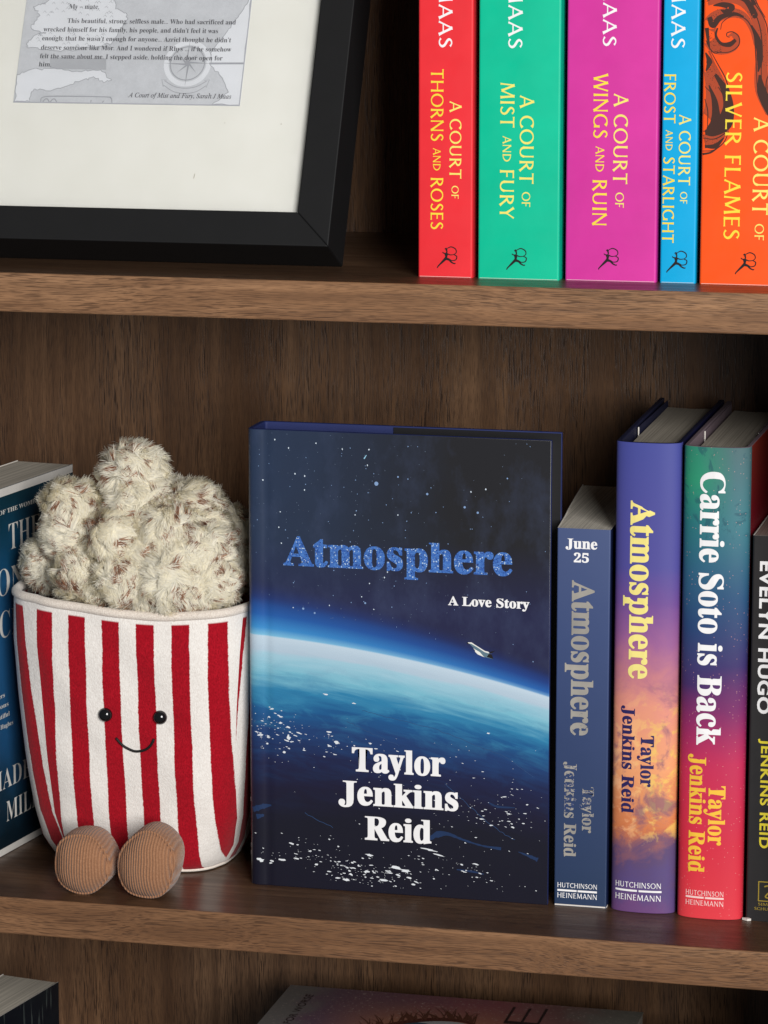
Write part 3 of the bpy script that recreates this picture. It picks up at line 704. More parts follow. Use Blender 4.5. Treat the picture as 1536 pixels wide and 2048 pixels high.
    top = [(x * .985, y * .985, z + .0002) for x, y, z in rows[-1]]
    tube('hem', top, .0024, WP.m, True, 12)
    tube('bottom_seam', [(x * 1.0, y * 1.0, max(z, .0012)) for x, y, z in rows[1]], .0010, WP.m, True, 8)
    # face
    EY = NB('black_bead', .12, .6); EY.color((.006, .006, .007, 1)); TH_ = NB('black_thread', .6, .3); TH_.color((.010, .009, .009, 1)); TH_.bump(TH_.noise(TH_.obj(), 2500, 2), .5, .0003)
    def ellipsoid(name, c, r, m, parent, nu=28, nv=18, e=1.0, fn=None):
        vv = []; ff = []
        for j in range(nv + 1):
            th = math.pi * j / nv
            for i in range(nu):
                ph = 2 * math.pi * i / nu; d = np.array([math.sin(th) * math.cos(ph), -math.cos(th), math.sin(th) * math.sin(ph)])
                p = np.sign(d) * np.abs(d) ** e * np.array(r)
                if fn: p[1] = math.copysign(abs(d[1]) ** .62, d[1]) * r[1]; p = fn(p, d)
                vv.append(np.array(c) + p)
        for j in range(nv):
            for i in range(nu): ff.append((j * nu + i, (j + 1) * nu + i, (j + 1) * nu + (i + 1) % nu, j * nu + (i + 1) % nu))
        return mesh_ob(name, vv, ff, m, parent, smooth=True)
    for ex in (-.0184, .0108): ellipsoid('eye', (ex, front_y(ex, .0875) - .0008, .0875), (.0037, .0030, .0037), EY.m, t)
    mp = smooth([(-.0133, .0752), (-.0098, .0712), (-.0052, .0687), (-.0022, .0683), (.0022, .0695), (.0055, .0724), (.0072, .0757)], 5)
    tube('mouth', [(x, front_y(x, z) - .0004, z) for x, z in mp], .0007, TH_.m, False, 8)
    # corduroy feet
    k = NB('brown_corduroy', .9, .1); o = k.obj(); x, y, z = k.sep(o)
    rib = k.math('SINE', k.math('MULTIPLY', k.math('ADD', x, k.math('MULTIPLY', k.noise(o, 60, 1), .002)), 2 * math.pi / .0015)); nz = k.noise(o, 1600, 2)
    c0 = k.mix(k.remap(nz, .3, .7), lin((146, 102, 74)), lin((172, 126, 94))); k.color(k.mix(k.remap(rib, -1, .2, .45, 0), c0, lin((110, 72, 52)))); k.bump(k.math('ADD', rib, nz), .6, .0005); k.set('Sheen Weight', .25)
    def foot(c, r, tilt, sd):
        ct, s_ = math.cos(tilt), math.sin(tilt)
        def fn(p, d):
            ang = math.atan2(d[2], d[0]); w = 1 + .022 * math.cos(3 * ang + sd) + .018 * math.cos(5 * ang + 2 * sd)
            x, y, z = p[0] * w, p[1], p[2] * w; x, z = x * ct - z * s_, x * s_ + z * ct
            return np.array([x, y, max(z, -c[2] + .0)])
        f = ellipsoid('foot', c, r, k.m, t, 40, 26, .93, fn)
        ring = []
        for i in range(48):
            a = 2 * math.pi * i / 48; d = np.array([math.cos(a), -.42, math.sin(a)]); d /= np.linalg.norm(d); p = np.sign(d) * np.abs(d) ** .93 * np.array(r); p[1] = -abs(d[1]) ** .62 * r[1]; p = fn(p, d); ring.append(np.array(c) + p * np.array([1.004, 1, 1.004]))
        Pn = np.array(ring); vv = []; ff = []
        for i in range(48):
            q = Pn[i]; out_ = q - np.array(c); out_[1] = 0; out_ /= np.linalg.norm(out_)
            for j in range(6):
                a = 2 * math.pi * j / 6; vv.append(q + out_ * .0009 * math.cos(a) + np.array([0, 1, 0]) * .0009 * math.sin(a))
        for i in range(48):
            for j in range(6): ff.append((i * 6 + j, i * 6 + (j + 1) % 6, ((i + 1) % 48) * 6 + (j + 1) % 6, ((i + 1) % 48) * 6 + j))
        mesh_ob('foot_seam', vv, ff, k.m, f, smooth=True)
    foot((-.0222, -.0750, .0158), (.0152, .0175, .0164), 0.05, .4)
    foot((.0126, -.0750, .0177), (.0154, .0175, .0186), -0.25, 1.7)
    # fluffy popcorn: every puff is a lump with its own long pile
    puffs = [(-156, 88, 205.5, 16.8), (-151, 80, 190, 17.2), (-186.5, 76, 190.5, 13.4), (-185, 71, 175.5, 14.2), (-199, 80, 159.5, 13.4), (-124, 92, 187, 15.6), (-109, 101, 174, 14.8),
             (-132, 68, 178, 15.4), (-112, 70, 170, 14.8), (-159, 64, 175.5, 15.2), (-177, 63, 157.5, 14.4), (-152, 58, 157, 15.8), (-127, 57, 156.5, 16.4), (-107.5, 65, 156.5, 14.2),
             (-103, 102, 160, 13.8), (-141, 108, 186, 14), (-169, 106, 172, 14), (-188, 106, 162, 14), (-121, 116, 166, 15), (-150, 122, 172, 16), (-176, 122, 160, 14), (-98, 118, 156, 13), (-140, 86, 166, 21), (-168, 90, 162, 19), (-118, 90, 162, 17),
             (-168, 67, 168, 13), (-143, 64, 168, 14), (-120, 63, 167, 13.5), (-139, 58, 153, 12), (-165, 61, 153, 12), (-141, 74, 184, 13), (-190, 77, 168, 12), (-116, 82, 179, 13), (-116, 61, 153, 12), (-170, 80, 180, 12)]
    cen = np.array([(a - (-141), b - 100, c) for a, b, c, r in puffs]) / 1000; rad = np.array([p[3] for p in puffs]) / 1000
    k = NB('cream_pile', .9, .15); at = k.node('ShaderNodeAttribute'); at.attribute_name = 'pile'; k.color(at.outputs[0])
    tl = k.node('ShaderNodeBsdfTranslucent'); k.t.links.new(at.outputs[0], tl.inputs[0]); mxs = k.node('ShaderNodeMixShader'); mxs.inputs[0].default_value = .5
    k.t.links.new(k.b.outputs[0], mxs.inputs[1]); k.t.links.new(tl.outputs[0], mxs.inputs[2]); k.t.links.new(mxs.outputs[0], k.t.nodes['Material Output'].inputs['Surface'])
    CREAM = np.array([.985, .94, .80]); PALE = np.array([.95, .93, .88]); BR = np.array(lin((122, 68, 40))[:3]); BR2 = np.array(lin((186, 128, 88))[:3])
    for pi in range(len(puffs)):
        c, R = cen[pi], rad[pi] * .99
        ax = np.array([1, 1, 1.0]) * (1 + rng.uniform(-.08, .08, 3))
        N = 14000
        d = rng.normal(size=(N, 3)); d /= np.linalg.norm(d, axis=1)[:, None]
        d = d[(d[:, 1] < .55)]
        root = c + d * ax * R * .93
        keep = np.ones(len(d), bool)
        for q in range(len(puffs)):
            if q != pi: keep &= np.linalg.norm(root - cen[q], axis=1) > rad[q] * .99 * .88
        keep &= root[:, 2] > .140
        # stay on this side of the hem
        d = d[keep]; root = root[keep]; N = len(d)
        K = 170; cd = rng.normal(size=(K, 3)); cd /= np.linalg.norm(cd, axis=1)[:, None]
        own = np.argmax(d @ cd.T, axis=1)
        comb = rng.normal(size=3) * .45 + np.array([0, -.1, -.2])
        ln = rng.uniform(.0048, .0074, N) * rng.uniform(.9, 1.1, K)[own]
        tg = rng.normal(size=(K, 3)) + comb * 1.6; tg -= (tg * cd).sum(1)[:, None] * cd; tg /= np.linalg.norm(tg, axis=1)[:, None]
        tipc = cd[own] * .48 + tg[own] * .80; tipc /= np.linalg.norm(tipc, axis=1)[:, None]
        ctip = c + cd[own] * R + tipc * ln[:, None]
        dirs = d * .52 + tg[own] * .78 + rng.normal(size=(N, 3)) * .16; dirs /= np.linalg.norm(dirs, axis=1)[:, None]
        tip = root + dirs * ln[:, None]; tip = tip * .66 + ctip * .34 + rng.normal(size=(N, 3)) * .0007
        mid1 = root + d * ln[:, None] * .34; mid1 = mid1 * .75 + (root + (tip - root) * .34) * .25
        mid2 = root + (tip - root) * .70 + d * .0009
        along = tip - root; along /= np.linalg.norm(along, axis=1)[:, None]
        side = np.cross(along, d + rng.normal(size=(N, 3)) * .22); side /= np.linalg.norm(side, axis=1)[:, None]
        gn = np.cross(side, along); side = np.where(((gn * d).sum(1) < 0)[:, None], -side, side)      # the pile faces outwards
        w = rng.uniform(.00016, .00026, N)[:, None]
        pts = np.stack([root - side * w, root + side * w, mid1 - side * w, mid1 + side * w, mid2 - side * w * .7, mid2 + side * w * .7, tip], 1).reshape(-1, 3)
        fb = np.array([[0, 1, 3], [0, 3, 2], [2, 3, 5], [2, 5, 4], [4, 5, 6]]); tri = (np.arange(N)[:, None, None] * 7 + fb[None]).reshape(-1, 3)
        gno = np.cross(side, along); gno /= np.linalg.norm(gno, axis=1)[:, None]
        # brown flecks in the pile
        ns = rng.integers(26, 36); sp = rng.normal(size=(ns, 3)); sp[:, 1] = -abs(sp[:, 1]) * .9; sp /= np.linalg.norm(sp, axis=1)[:, None]; sr = rng.uniform(.045, .095, ns) * rng.choice([1, 1, 1, 1.6], ns)
        dd = np.arccos(np.clip(d @ sp.T, -1, 1)) / sr; hit = (dd.min(1) + rng.normal(size=N) * .30) < 1.0
        base = CREAM[None] * (1 - (m_ := rng.uniform(0, 1, N)[:, None] * .6)) + PALE[None] * m_; base = base * rng.uniform(.95, 1.0, N)[:, None]
        brown = BR[None] * (1 - (b_ := rng.uniform(0, 1, N)[:, None])) + BR2[None] * b_
        colr = np.repeat(base[:, None, :], 7, 1)
        sft = rng.uniform(.75, 1.0, N)[:, None]; brown = brown * sft + base * (1 - sft)
        colr[hit, 2:] = brown[hit][:, None, :]; colr[hit, :2] = base[hit][:, None, :] * .8
        # the lump itself
        nu, nv = 24, 14; lv = []; lf = []
        for j in range(nv + 1):
            th = math.pi * j / nv
            for i in range(nu):
                ph = 2 * math.pi * i / nu; lv.append(c + np.array([math.sin(th) * math.cos(ph), math.sin(th) * math.sin(ph), math.cos(th)]) * ax * R)
        for j in range(nv):
            for i in range(nu): lf.append((j * nu + i, (j + 1) * nu + i, (j + 1) * nu + (i + 1) % nu, j * nu + (i + 1) % nu))
        off = len(lv); allv = np.vstack([np.array(lv), pts])
        me = bpy.data.meshes.new('popcorn_puff'); nf = len(lf); nt = len(tri)
        me.vertices.add(len(allv)); me.vertices.foreach_set('co', allv.astype(np.float32).ravel())
        loops = np.concatenate([np.array(lf).ravel(), (tri + off).ravel()]); me.loops.add(len(loops)); me.loops.foreach_set('vertex_index', loops.astype(np.int32))
        starts = np.concatenate([np.arange(nf) * 4, nf * 4 + np.arange(nt) * 3]); me.polygons.add(nf + nt); me.polygons.foreach_set('loop_start', starts.astype(np.int32))
        me.polygons.foreach_set('use_smooth', np.ones(nf + nt, bool)); me.update(calc_edges=True); me.validate()
        ca = me.color_attributes.new('pile', 'FLOAT_COLOR', 'POINT')
        lc = np.tile(np.append(CREAM * .97, 1), (off, 1)); sc_ = np.hstack([colr.reshape(-1, 3), np.ones((len(pts), 1))]); ca.data.foreach_set('color', np.vstack([lc, sc_]).astype(np.float32).ravel())
        nrm = np.vstack([(np.array(lv) - c), np.repeat(d[:, None, :] + along[:, None, :] * .0 + rng.normal(size=(N, 1, 3)) * .22 + gno[:, None, :] * .5, 7, 1).reshape(-1, 3)]); nrm /= np.linalg.norm(nrm, axis=1)[:, None] + 1e-9
        me.normals_split_custom_set_from_vertices([tuple(q) for q in nrm])
        me.materials.append(k.m); ob_ = bpy.data.objects.new('popcorn_puff', me); COL.objects.link(ob_); ob_.parent = t
plush()

# ------------------------------------------------------------------ hardback shown face on: space picture on its jacket
def limb_z(x):                                   # height of the horizon line on the cover (m), x in m
    return .13290 - .0500 * x - .67 * x * x
def space_jacket():
    k = NB('space_jacket', 0.34, 0.45); o = k.obj(); x, y, z = k.sep(o)
    lz = k.math('SUBTRACT', k.math('SUBTRACT', .13290, k.math('MULTIPLY', x, .0500)), k.math('MULTIPLY', k.math('MULTIPLY', x, x), .67))
    d = k.math('SUBTRACT', z, lz)                # above the horizon positive
    xr = k.math('DIVIDE', x, .157)
    n1 = k.noise(o, 18, 4, .6); n2 = k.noise(o, 70, 4, .6)
    # sky
    sky = k.mix(k.remap(k.math('ADD', xr, k.math('MULTIPLY', n1, .35)), .05, .85), lin((44, 60, 88)), lin((34, 34, 38)))
    sky = k.mix(k.remap(z, .150, .185, .75, 0), sky, lin((38, 40, 78)))
    sky = k.mix(k.remap(k.noise(k.scale(o, (1, 1, .6)), 30, 5, .65), .5, .75, 0, .35), sky, lin((74, 86, 118)))
    wid = k.remap(xr, 0, 1, .030, .017)          # glow narrows to the right
    g = k.math('DIVIDE', d, wid)
    glow = k.ramp(g, [(0.0, (128, 192, 222)), (0.14, (62, 142, 204)), (0.38, (38, 94, 168)), (0.68, (36, 60, 122)), (1.0, (38, 40, 78))])
    gr = k.ramp(g, [(0.0, (110, 160, 205)), (0.12, (40, 96, 170)), (0.4, (34, 62, 128)), (0.7, (32, 42, 88)), (1.0, (38, 38, 62))])
    glow = k.mix(xr, glow, gr)
    up = k.mix(k.remap(g, .55, 1.0, 1, 0), sky, glow)
    # the globe below the line
    st_ = k.comb(k.math('MULTIPLY', x, 26), 0.0, k.math('MULTIPLY', k.math('ADD', d, k.math('MULTIPLY', x, .02)), 260)); s1 = k.noise(st_, 1.0, 4, .6, .4)
    st2 = k.comb(k.math('MULTIPLY', x, 45), 3.0, k.math('MULTIPLY', d, 130)); s2 = k.noise(st2, 1.0, 5, .62, .8)
    e = k.math('MULTIPLY', d, -1.0); e = k.math('MULTIPLY', e, k.remap(xr, 0, 1, 1.0, 1.30)); e = k.math('ADD', e, k.math('MULTIPLY', k.math('SUBTRACT', s1, .5), k.remap(e, 0, .02, .002, .016)))
    den = .100
    glb = k.ramp(k.math('DIVIDE', e, den), [(0.0, (194, 212, 226)), (0.070, (178, 198, 214)), (0.095, (160, 200, 216)), (0.20, (120, 184, 204)), (0.29, (48, 128, 170)), (0.38, (30, 88, 140)), (0.50, (32, 62, 112)), (0.66, (30, 36, 72)), (0.82, (28, 26, 50)), (1.0, (24, 24, 38))])
    glb = k.mix(k.math('MULTIPLY', k.remap(s2, .48, .70), k.remap(e, .004, .03, 0, .55)), glb, k.ramp(k.math('DIVIDE', e, den), [(0.0, (170, 190, 205)), (0.22, (70, 120, 160)), (0.35, (64, 150, 185)), (0.55, (34, 72, 122)), (0.8, (26, 34, 64)), (1.0, (24, 24, 36))]))
    c = k.mix(k.remap(d, -.0004, .0004), glb, up)
    # printed grain
    gr_ = k.noise(o, 2600, 2); c = k.mix(k.remap(gr_, .35, .7, 0, .10), c, lin((8, 8, 12)))
    k.color(c)
    k.bump(k.noise(k.scale(o, (1, 1, .4)), 22, 3), .10, .004)
    return k.m
NAVY_IN = plain('navy_endpaper', (34, 44, 92), .6, .3); JBLACK = plain('black_jacket_flap', (18, 18, 22), .5, .35)
def space_book():
    t = thing('space_hardback', 'hardback facing forward with earth horizon and starry sky on its jacket', 'book', (-0.0845, 0.0525, 0.0))
    T, w, h = .0285, .1572, .2390
    path = Path2(fillet([(.1575, T), (.0, T), (0, 0), (.0068, 0), (.0100, .00055), (.0132, 0), (w, 0.0)], [0, .0045, .0050, .0016, .0016, .0016, 0], 6))
    jm = space_jacket()
    bd = wall_ob('jacket', path, .0027, 0, h, [jm, NAVY_IN], t); bevel(bd, .0004, 2)
    mesh_ob('page_block', *box_vf(.0035, .1525, .0031, T - .0031, .004, .2335), PAPER, t)
    mesh_ob('jacket_flap', *box_vf(.0706, .1572, T - .0033, T - .00275, .0003, h - .0006), JBLACK, t)
    mesh_ob('jacket_flap', *box_vf(.0706, .1568, .00275, .0032, .0003, h - .0003), plain('blue_flap', (52, 70, 150), .45, .4), t)
    # glittering title: its glints are painted into the colour as pale cells
    k = NB('glitter_print', .35, .5); o = k.obj(); vo = k.voronoi(o, 1900); rx, ry, rz_ = k.sep(vo[1]); n = k.noise(o, 260, 3)
    base = k.mix(k.remap(n, .3, .7), lin((46, 86, 170)), lin((74, 124, 206))); base = k.mix(k.remap(rx, .2, 1.0, 0, .7), base, lin((96, 150, 222))); base = k.mix(k.remap(ry, .93, .95), base, lin((205, 228, 248))); base = k.mix(k.remap(rz_, .88, .9, 0, .8), base, lin((30, 56, 128)))
    k.color(base); k.set('Metallic', .25)
    W = WHT
    for s, a, b, z, cap, m, off in [('Atmosphere', 19.1, 137.9, 169.8, 14.4, k.m, .024), ('A Love Story', 105.0, 146.7, 153.2, 4.4, W, .022), ('Taylor', 54.9, 103.9, 64.1, 12.1, W, .020), ('Jenkins', 47.8, 110.7, 46.5, 11.8, W, .020), ('Reid', 61.7, 96.7, 28.3, 11.9, W, .020)]:
        spine_across(path, display(s, .013, .009 if z < 100 or z > 160 else .007, 1.01), a, b, z, cap, m, t, 'title_lettering' if z > 140 else 'author_lettering')
    # wrap-round ends of the spine lettering
    for s, z, cap in [('s', 44, 3.2), ('N', 19.5, 2.2), ('N', 15.5, 2.2)]:
        v, f = fit(font2d(s, 'serif', .01), 0, .0022, 0, cap / 1000); s0 = path.s_at_x(.0012) - .0028
        def mp(q, s0=s0, z=z):
            x, y = path.at(s0 + q[:, 0], LIFT); return np.stack([x, y, z / 1000 + q[:, 1]], 1)
        letter_ob('spine_lettering', v, f, mp, W, t)
    rr = random.Random(11)
    def blob(x, z, rx, rz, a=0.0, n=7, jag=.25):
        out = []
        for i in range(n):
            q = 6.2832 * i / n; r = 1 + rr.uniform(-jag, jag); u, v = rx * r * math.cos(q), rz * r * math.sin(q); out.append((x + u * math.cos(a) - v * math.sin(a), z + u * math.sin(a) + v * math.cos(a)))
        return out
    def dots(lst, m, name):
        V = []; F = []
        for p in lst:
            p = [(min(max(x, .0012), .1562), min(max(z, .001), .2378)) for x, z in p]; b = len(V); V += p; F.append(tuple(range(b, b + len(p))))
        a_, b_ = path.front(); v = np.array(V); s_ = np.interp(v[:, 0], a_, b_); x, y = path.at(s_, .00012)
        o_ = mesh_ob(name, np.stack([x, y, v[:, 1]], 1), F, m, t); o_['kind'] = 'stuff'
    # stars
    faint, mid, bright = [], [], []
    for _ in range(420):
        x = rr.uniform(.002, .155); z = rr.uniform(limb_z(x) + .012, .238)
        dens = .25 + .75 * math.exp(-((x - (.035 + .5 * (.238 - z))) / .045) ** 2)
        if rr.random() > dens: continue
        q = rr.random(); r = .00012 + .00022 * q ** 3
        (faint if q < .6 else mid if q < .93 else bright).append(blob(x, z, r, r * rr.uniform(.9, 1.5), 0, 6))
    for x, z, r in [(.0678, .2136, .00105), (.0941, .2094, .0006), (.1133, .2035, .0006), (.120, .2010, .0006), (.0790, .2175, .00045), (.0295, .1475, .0006), (.0355, .1455, .0005), (.0620, .1520, .0005), (.135, .2190, .0004)]: mid.append(blob(x, z, r, r, 0, 9, .05))
    for x, z in [(.0365, .2330), (.0150, .2340), (.0222, .2300), (.0255, .2170), (.0305, .2160), (.064, .2308), (.0085, .2130), (.1165, .2115), (.124, .2130)]: bright.append(blob(x, z, .00035, .00045))
    dots(faint, plain('faint_star_print', (112, 128, 150), .4, .4), 'star_print'); dots(mid, plain('blue_star_print', (128, 156, 196), .4, .4), 'star_print'); dots(bright, plain('star_print', (206, 218, 230), .4, .4), 'star_print')
    com = [[(.0612, .2262), (.0617, .2259), (.0628, .2278), (.0626, .2281)]]; dots(com, plain('comet_print', (150, 200, 225), .4, .4), 'star_print')
    # lights and lagoons on the dark side of the globe
    wl, bl, ln = [], [], []
    def cluster(cx, cz, sx, sz, n, smax, slope=-.12):
        for _ in range(int(n * 1.15)):
            x = rr.gauss(cx, sx); z = rr.gauss(cz, sz) + slope * (x - cx)
            if not (.001 < x < .1555 and .002 < z < limb_z(x) - .018): continue
            s = .00012 + .72 * smax * rr.random() ** 3.5; wl.append(blob(x, z, s * rr.uniform(1.1, 2.4), s * .62, rr.uniform(-.35, .1), 7, .4))
    cluster(.014, .086, .008, .007, 60, .0011); cluster(.028, .080, .010, .006, 30, .0009); cluster(.006, .078, .004, .003, 14, .0010); cluster(.050, .076, .014, .004, 18, .0006); cluster(.105, .076, .030, .006, 26, .0004)
    cluster(.140, .048, .012, .008, 55, .0007); cluster(.120, .046, .010, .004, 26, .0008); cluster(.075, .060, .04, .010, 22, .0003); cluster(.045, .0145, .016, .0025, 46, .0011); cluster(.072, .011, .012, .0025, 60, .0011)
    cluster(.058, .0065, .012, .0015, 36, .0008); cluster(.108, .016, .016, .003, 40, .0007); cluster(.030, .022, .016, .005, 26, .0008); cluster(.010, .016, .005, .003, 10, .0012); cluster(.10, .03, .03, .012, 26, .0004); cluster(.13, .010, .015, .005, 14, .0005); cluster(.05, .045, .04, .01, 10, .0003)
    for x, z, a, b in [(.0415, .1033, .0021, .0005), (.0560, .0995, .0018, .0004), (.0465, .0785, .0022, .0009), (.0645, .0790, .0014, .0005), (.0215, .0795, .0018, .0013), (.0105, .0790, .0018, .0006), (.126, .0880, .0012, .0004), (.043, .0765, .0016, .0007), (.0955, .0250, .0060, .0006), (.1005, .0225, .0050, .0004), (.120, .0190, .0030, .0006), (.0640, .0200, .0030, .0008), (.0780, .0142, .0040, .0010), (.0830, .0128, .0040, .0009), (.0520, .0060, .0030, .0008), (.0060, .0135, .0026, .0011)]:
        wl.append(blob(x, z, a * .62, b * .72, -.16, 12, .5))
    dots(wl, plain('city_light_print', (222, 226, 230), .4, .4), 'city_light_print')
    for pts, ws in [([(.0955, .0300), (.0990, .0330), (.1050, .0340), (.1130, .0315), (.1230, .0290), (.1330, .0280)], [.001, .0032, .0018, .0010, .0009, .0014]), ([(.1260, .0520), (.1310, .0500), (.1400, .0500)], [.0006, .0012, .0005]), ([(.002, .0400), (.007, .0420), (.012, .0430)], [.003, .0030, .0006]), ([(.004, .0365), (.008, .0375)], [.0035, .001]), ([(.1420, .0270), (.1480, .0250), (.1520, .0235)], [.0004, .0016, .0020]), ([(.1100, .0155), (.1180, .0150), (.1240, .0140)], [.0006, .0012, .0005])]:
        p = smooth(pts, 6); bl.append([q for q in cv([(x, z) for x, z in p], np.interp(np.linspace(0, 1, len(p)), np.linspace(0, 1, len(ws)), ws) * [rr.uniform(.75, 1.25) for _ in p])])
    for q_ in bl: print_polys(path, [q_], plain('lagoon_print', (30, 50, 86), .4, .4), t, 'lagoon_print', .00010)
    for a in [[(.060, .0960), (.075, .0930), (.100, .0880), (.118, .0820), (.135, .0760), (.150, .0660)], [(.052, .0900), (.066, .0840), (.080, .0790)], [(.104, .0600), (.118, .0480), (.128, .0400), (.140, .0330)], [(.030, .0400), (.045, .0330)]]:
        p = smooth(a, 8); ln.append(cv([(x + rr.uniform(-.0004, .0004), z + rr.uniform(-.0004, .0004)) for x, z in p], [.00022] * len(p)))
    print_polys(path, ln, plain('coast_line_print', (48, 76, 118), .4, .4), t, 'coast_line_print', .00011)
    # orbiting shuttle: traced units of the drawing are 0.0252 mm
    k0 = .0000258
    M = lambda q: (.1150 + (q[0] - 350) * k0, .1343 - (q[1] - 462) * k0 * 1.0 - (q[0] - 350) * k0 * .03 + .0000)
    sh = lambda pts: [M(q) for q in pts]
    print_polys(path, [sh([(345, 470), (395, 485), (470, 555), (700, 725), (860, 748), (850, 690), (790, 640), (720, 600), (690, 600), (440, 455), (360, 458)])], plain('shuttle_grey_print', (92, 118, 132), .4, .4), t, 'shuttle_print', .00013)
    print_polys(path, [sh([(360, 455), (435, 450), (500, 490), (700, 598), (770, 610), (790, 632), (770, 640), (690, 622), (560, 545), (430, 478), (370, 472)]), sh([(465, 558), (520, 592), (600, 630), (655, 690), (695, 725), (560, 680), (505, 632), (505, 605)])], plain('shuttle_white_print', (232, 230, 222), .4, .4), t, 'shuttle_print', .00018)
    print_polys(path, [sh([(335, 458), (362, 462), (390, 485), (375, 492), (345, 478)]), sh([(790, 610), (905, 578), (850, 625), (815, 635)]), sh([(780, 650), (840, 660), (870, 745), (740, 715)])], INK, t, 'shuttle_print', .00021)
space_book()

# ------------------------------------------------------------------ proof paperback, two jacketed hardbacks, black paperback
def shade_cover(key, stops, h, rough=.4, n_amt=.0, sc=20, side=None):
    k = NB(key, rough, .42); o = k.obj(); x, y, z = k.sep(o); n = k.noise(o, sc, 4, .6)
    q = k.math('ADD', k.math('DIVIDE', z, h), k.math('MULTIPLY', k.math('SUBTRACT', n, .5), n_amt)); c = k.ramp(q, stops)
    k.color(c); k.bump(k.noise(o, 2600, 2), .07, .0001); return k
def imprint(path, t, x0, x1, zu, zl, cap_u, cap_l, zb, m):
    spine_across(path, flare2d('HUTCHINSON', .13), x0, x1, zu, cap_u, m, t, 'imprint_lettering'); spine_across(path, flare2d('HEINEMANN', .13), x0, x1, zl, cap_l, m, t, 'imprint_lettering')
    xm = (x0 + x1) / 2
    for a, b in ((x0, xm - .25), (xm + .25, x1)): spine_across(path, rect2d(), a, b, zb - .5, 1.0, m, t, 'imprint_bar')
def proof():
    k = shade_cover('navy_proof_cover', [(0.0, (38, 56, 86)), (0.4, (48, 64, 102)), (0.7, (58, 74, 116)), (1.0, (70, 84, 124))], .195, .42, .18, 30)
    t, path = paperback('navy_proof', 'navy proof paperback with worn silver title, marked June 25', (.0759, .0535, 0), .0268, .126, .195, k.m,
                        left=[(-.0024, .030), (-.0054, .061), (-.0090, .105), (-.0105, .126)], right=[(.0262, .030), (.0245, .061), (.0215, .105), (.0195, .126)], pages=PAPER, side_m=plain('navy_side', (22, 32, 70), .45, .4), r=.0008)
    k = NB('worn_silver_foil', .38, .5); o = k.obj(); x, y, z = k.sep(o); n = k.noise(o, 420, 5, .7); m2 = k.noise(k.scale(o, (1, 1, 2.2)), 700, 3)
    wear = k.remap(z, .098, .062, .60, .51); wear2 = k.remap(z, .052, .034, 0, .14)
    c = k.mix(k.remap(k.noise(o, 60, 3), .3, .7), lin((176, 170, 160)), lin((150, 146, 140)))
    worn = k.math('GREATER_THAN', k.math('ADD', k.math('MULTIPLY', n, .6), k.math('MULTIPLY', m2, .4)), k.math('ADD', wear, wear2))
    worn = k.math('MULTIPLY', worn, k.remap(z, .104, .098, 0, 1))
    k.color(k.mix(worn, c, lin((50, 68, 114)))); k.set('Metallic', .15); foil = k.m
    spine_down(path, display('Atmosphere'), 7.8, 10.8, 168.8, 89.3, foil, t, 'title_lettering')
    spine_down(path, tall(font2d('Taylor', 'serif', .012)), 14.1, 5.6, 63.0, 39.0, foil, t, 'author_lettering'); spine_down(path, tall(font2d('Jenkins Reid', 'serif', .012)), 4.9, 5.9, 75.4, 26.0, foil, t, 'author_lettering')
    spine_across(path, display('June', .010, .008), 4.2, 20.2, 184.9, 4.8, WHT, t, 'date_lettering'); spine_across(path, font2d('25', 'serif', .014), 8.4, 16.0, 178.0, 4.6, WHT, t, 'date_lettering')
    imprint(path, t, 1.7, 22.0, 9.7, 4.3, 2.5, 2.6, 8.2, WHT)
    # rubbed white foot of the cover
    w, f = [], []
    mesh_ob('rubbed_edge', *box_vf(.0004, .0264, -.00012, .0002, .0002, .0009), WHITE_EDGE, t)
    mesh_ob('rubbed_edge', *box_vf(.02675, .02692, .0006, .004, .0002, .0010), WHITE_EDGE, t)
proof()

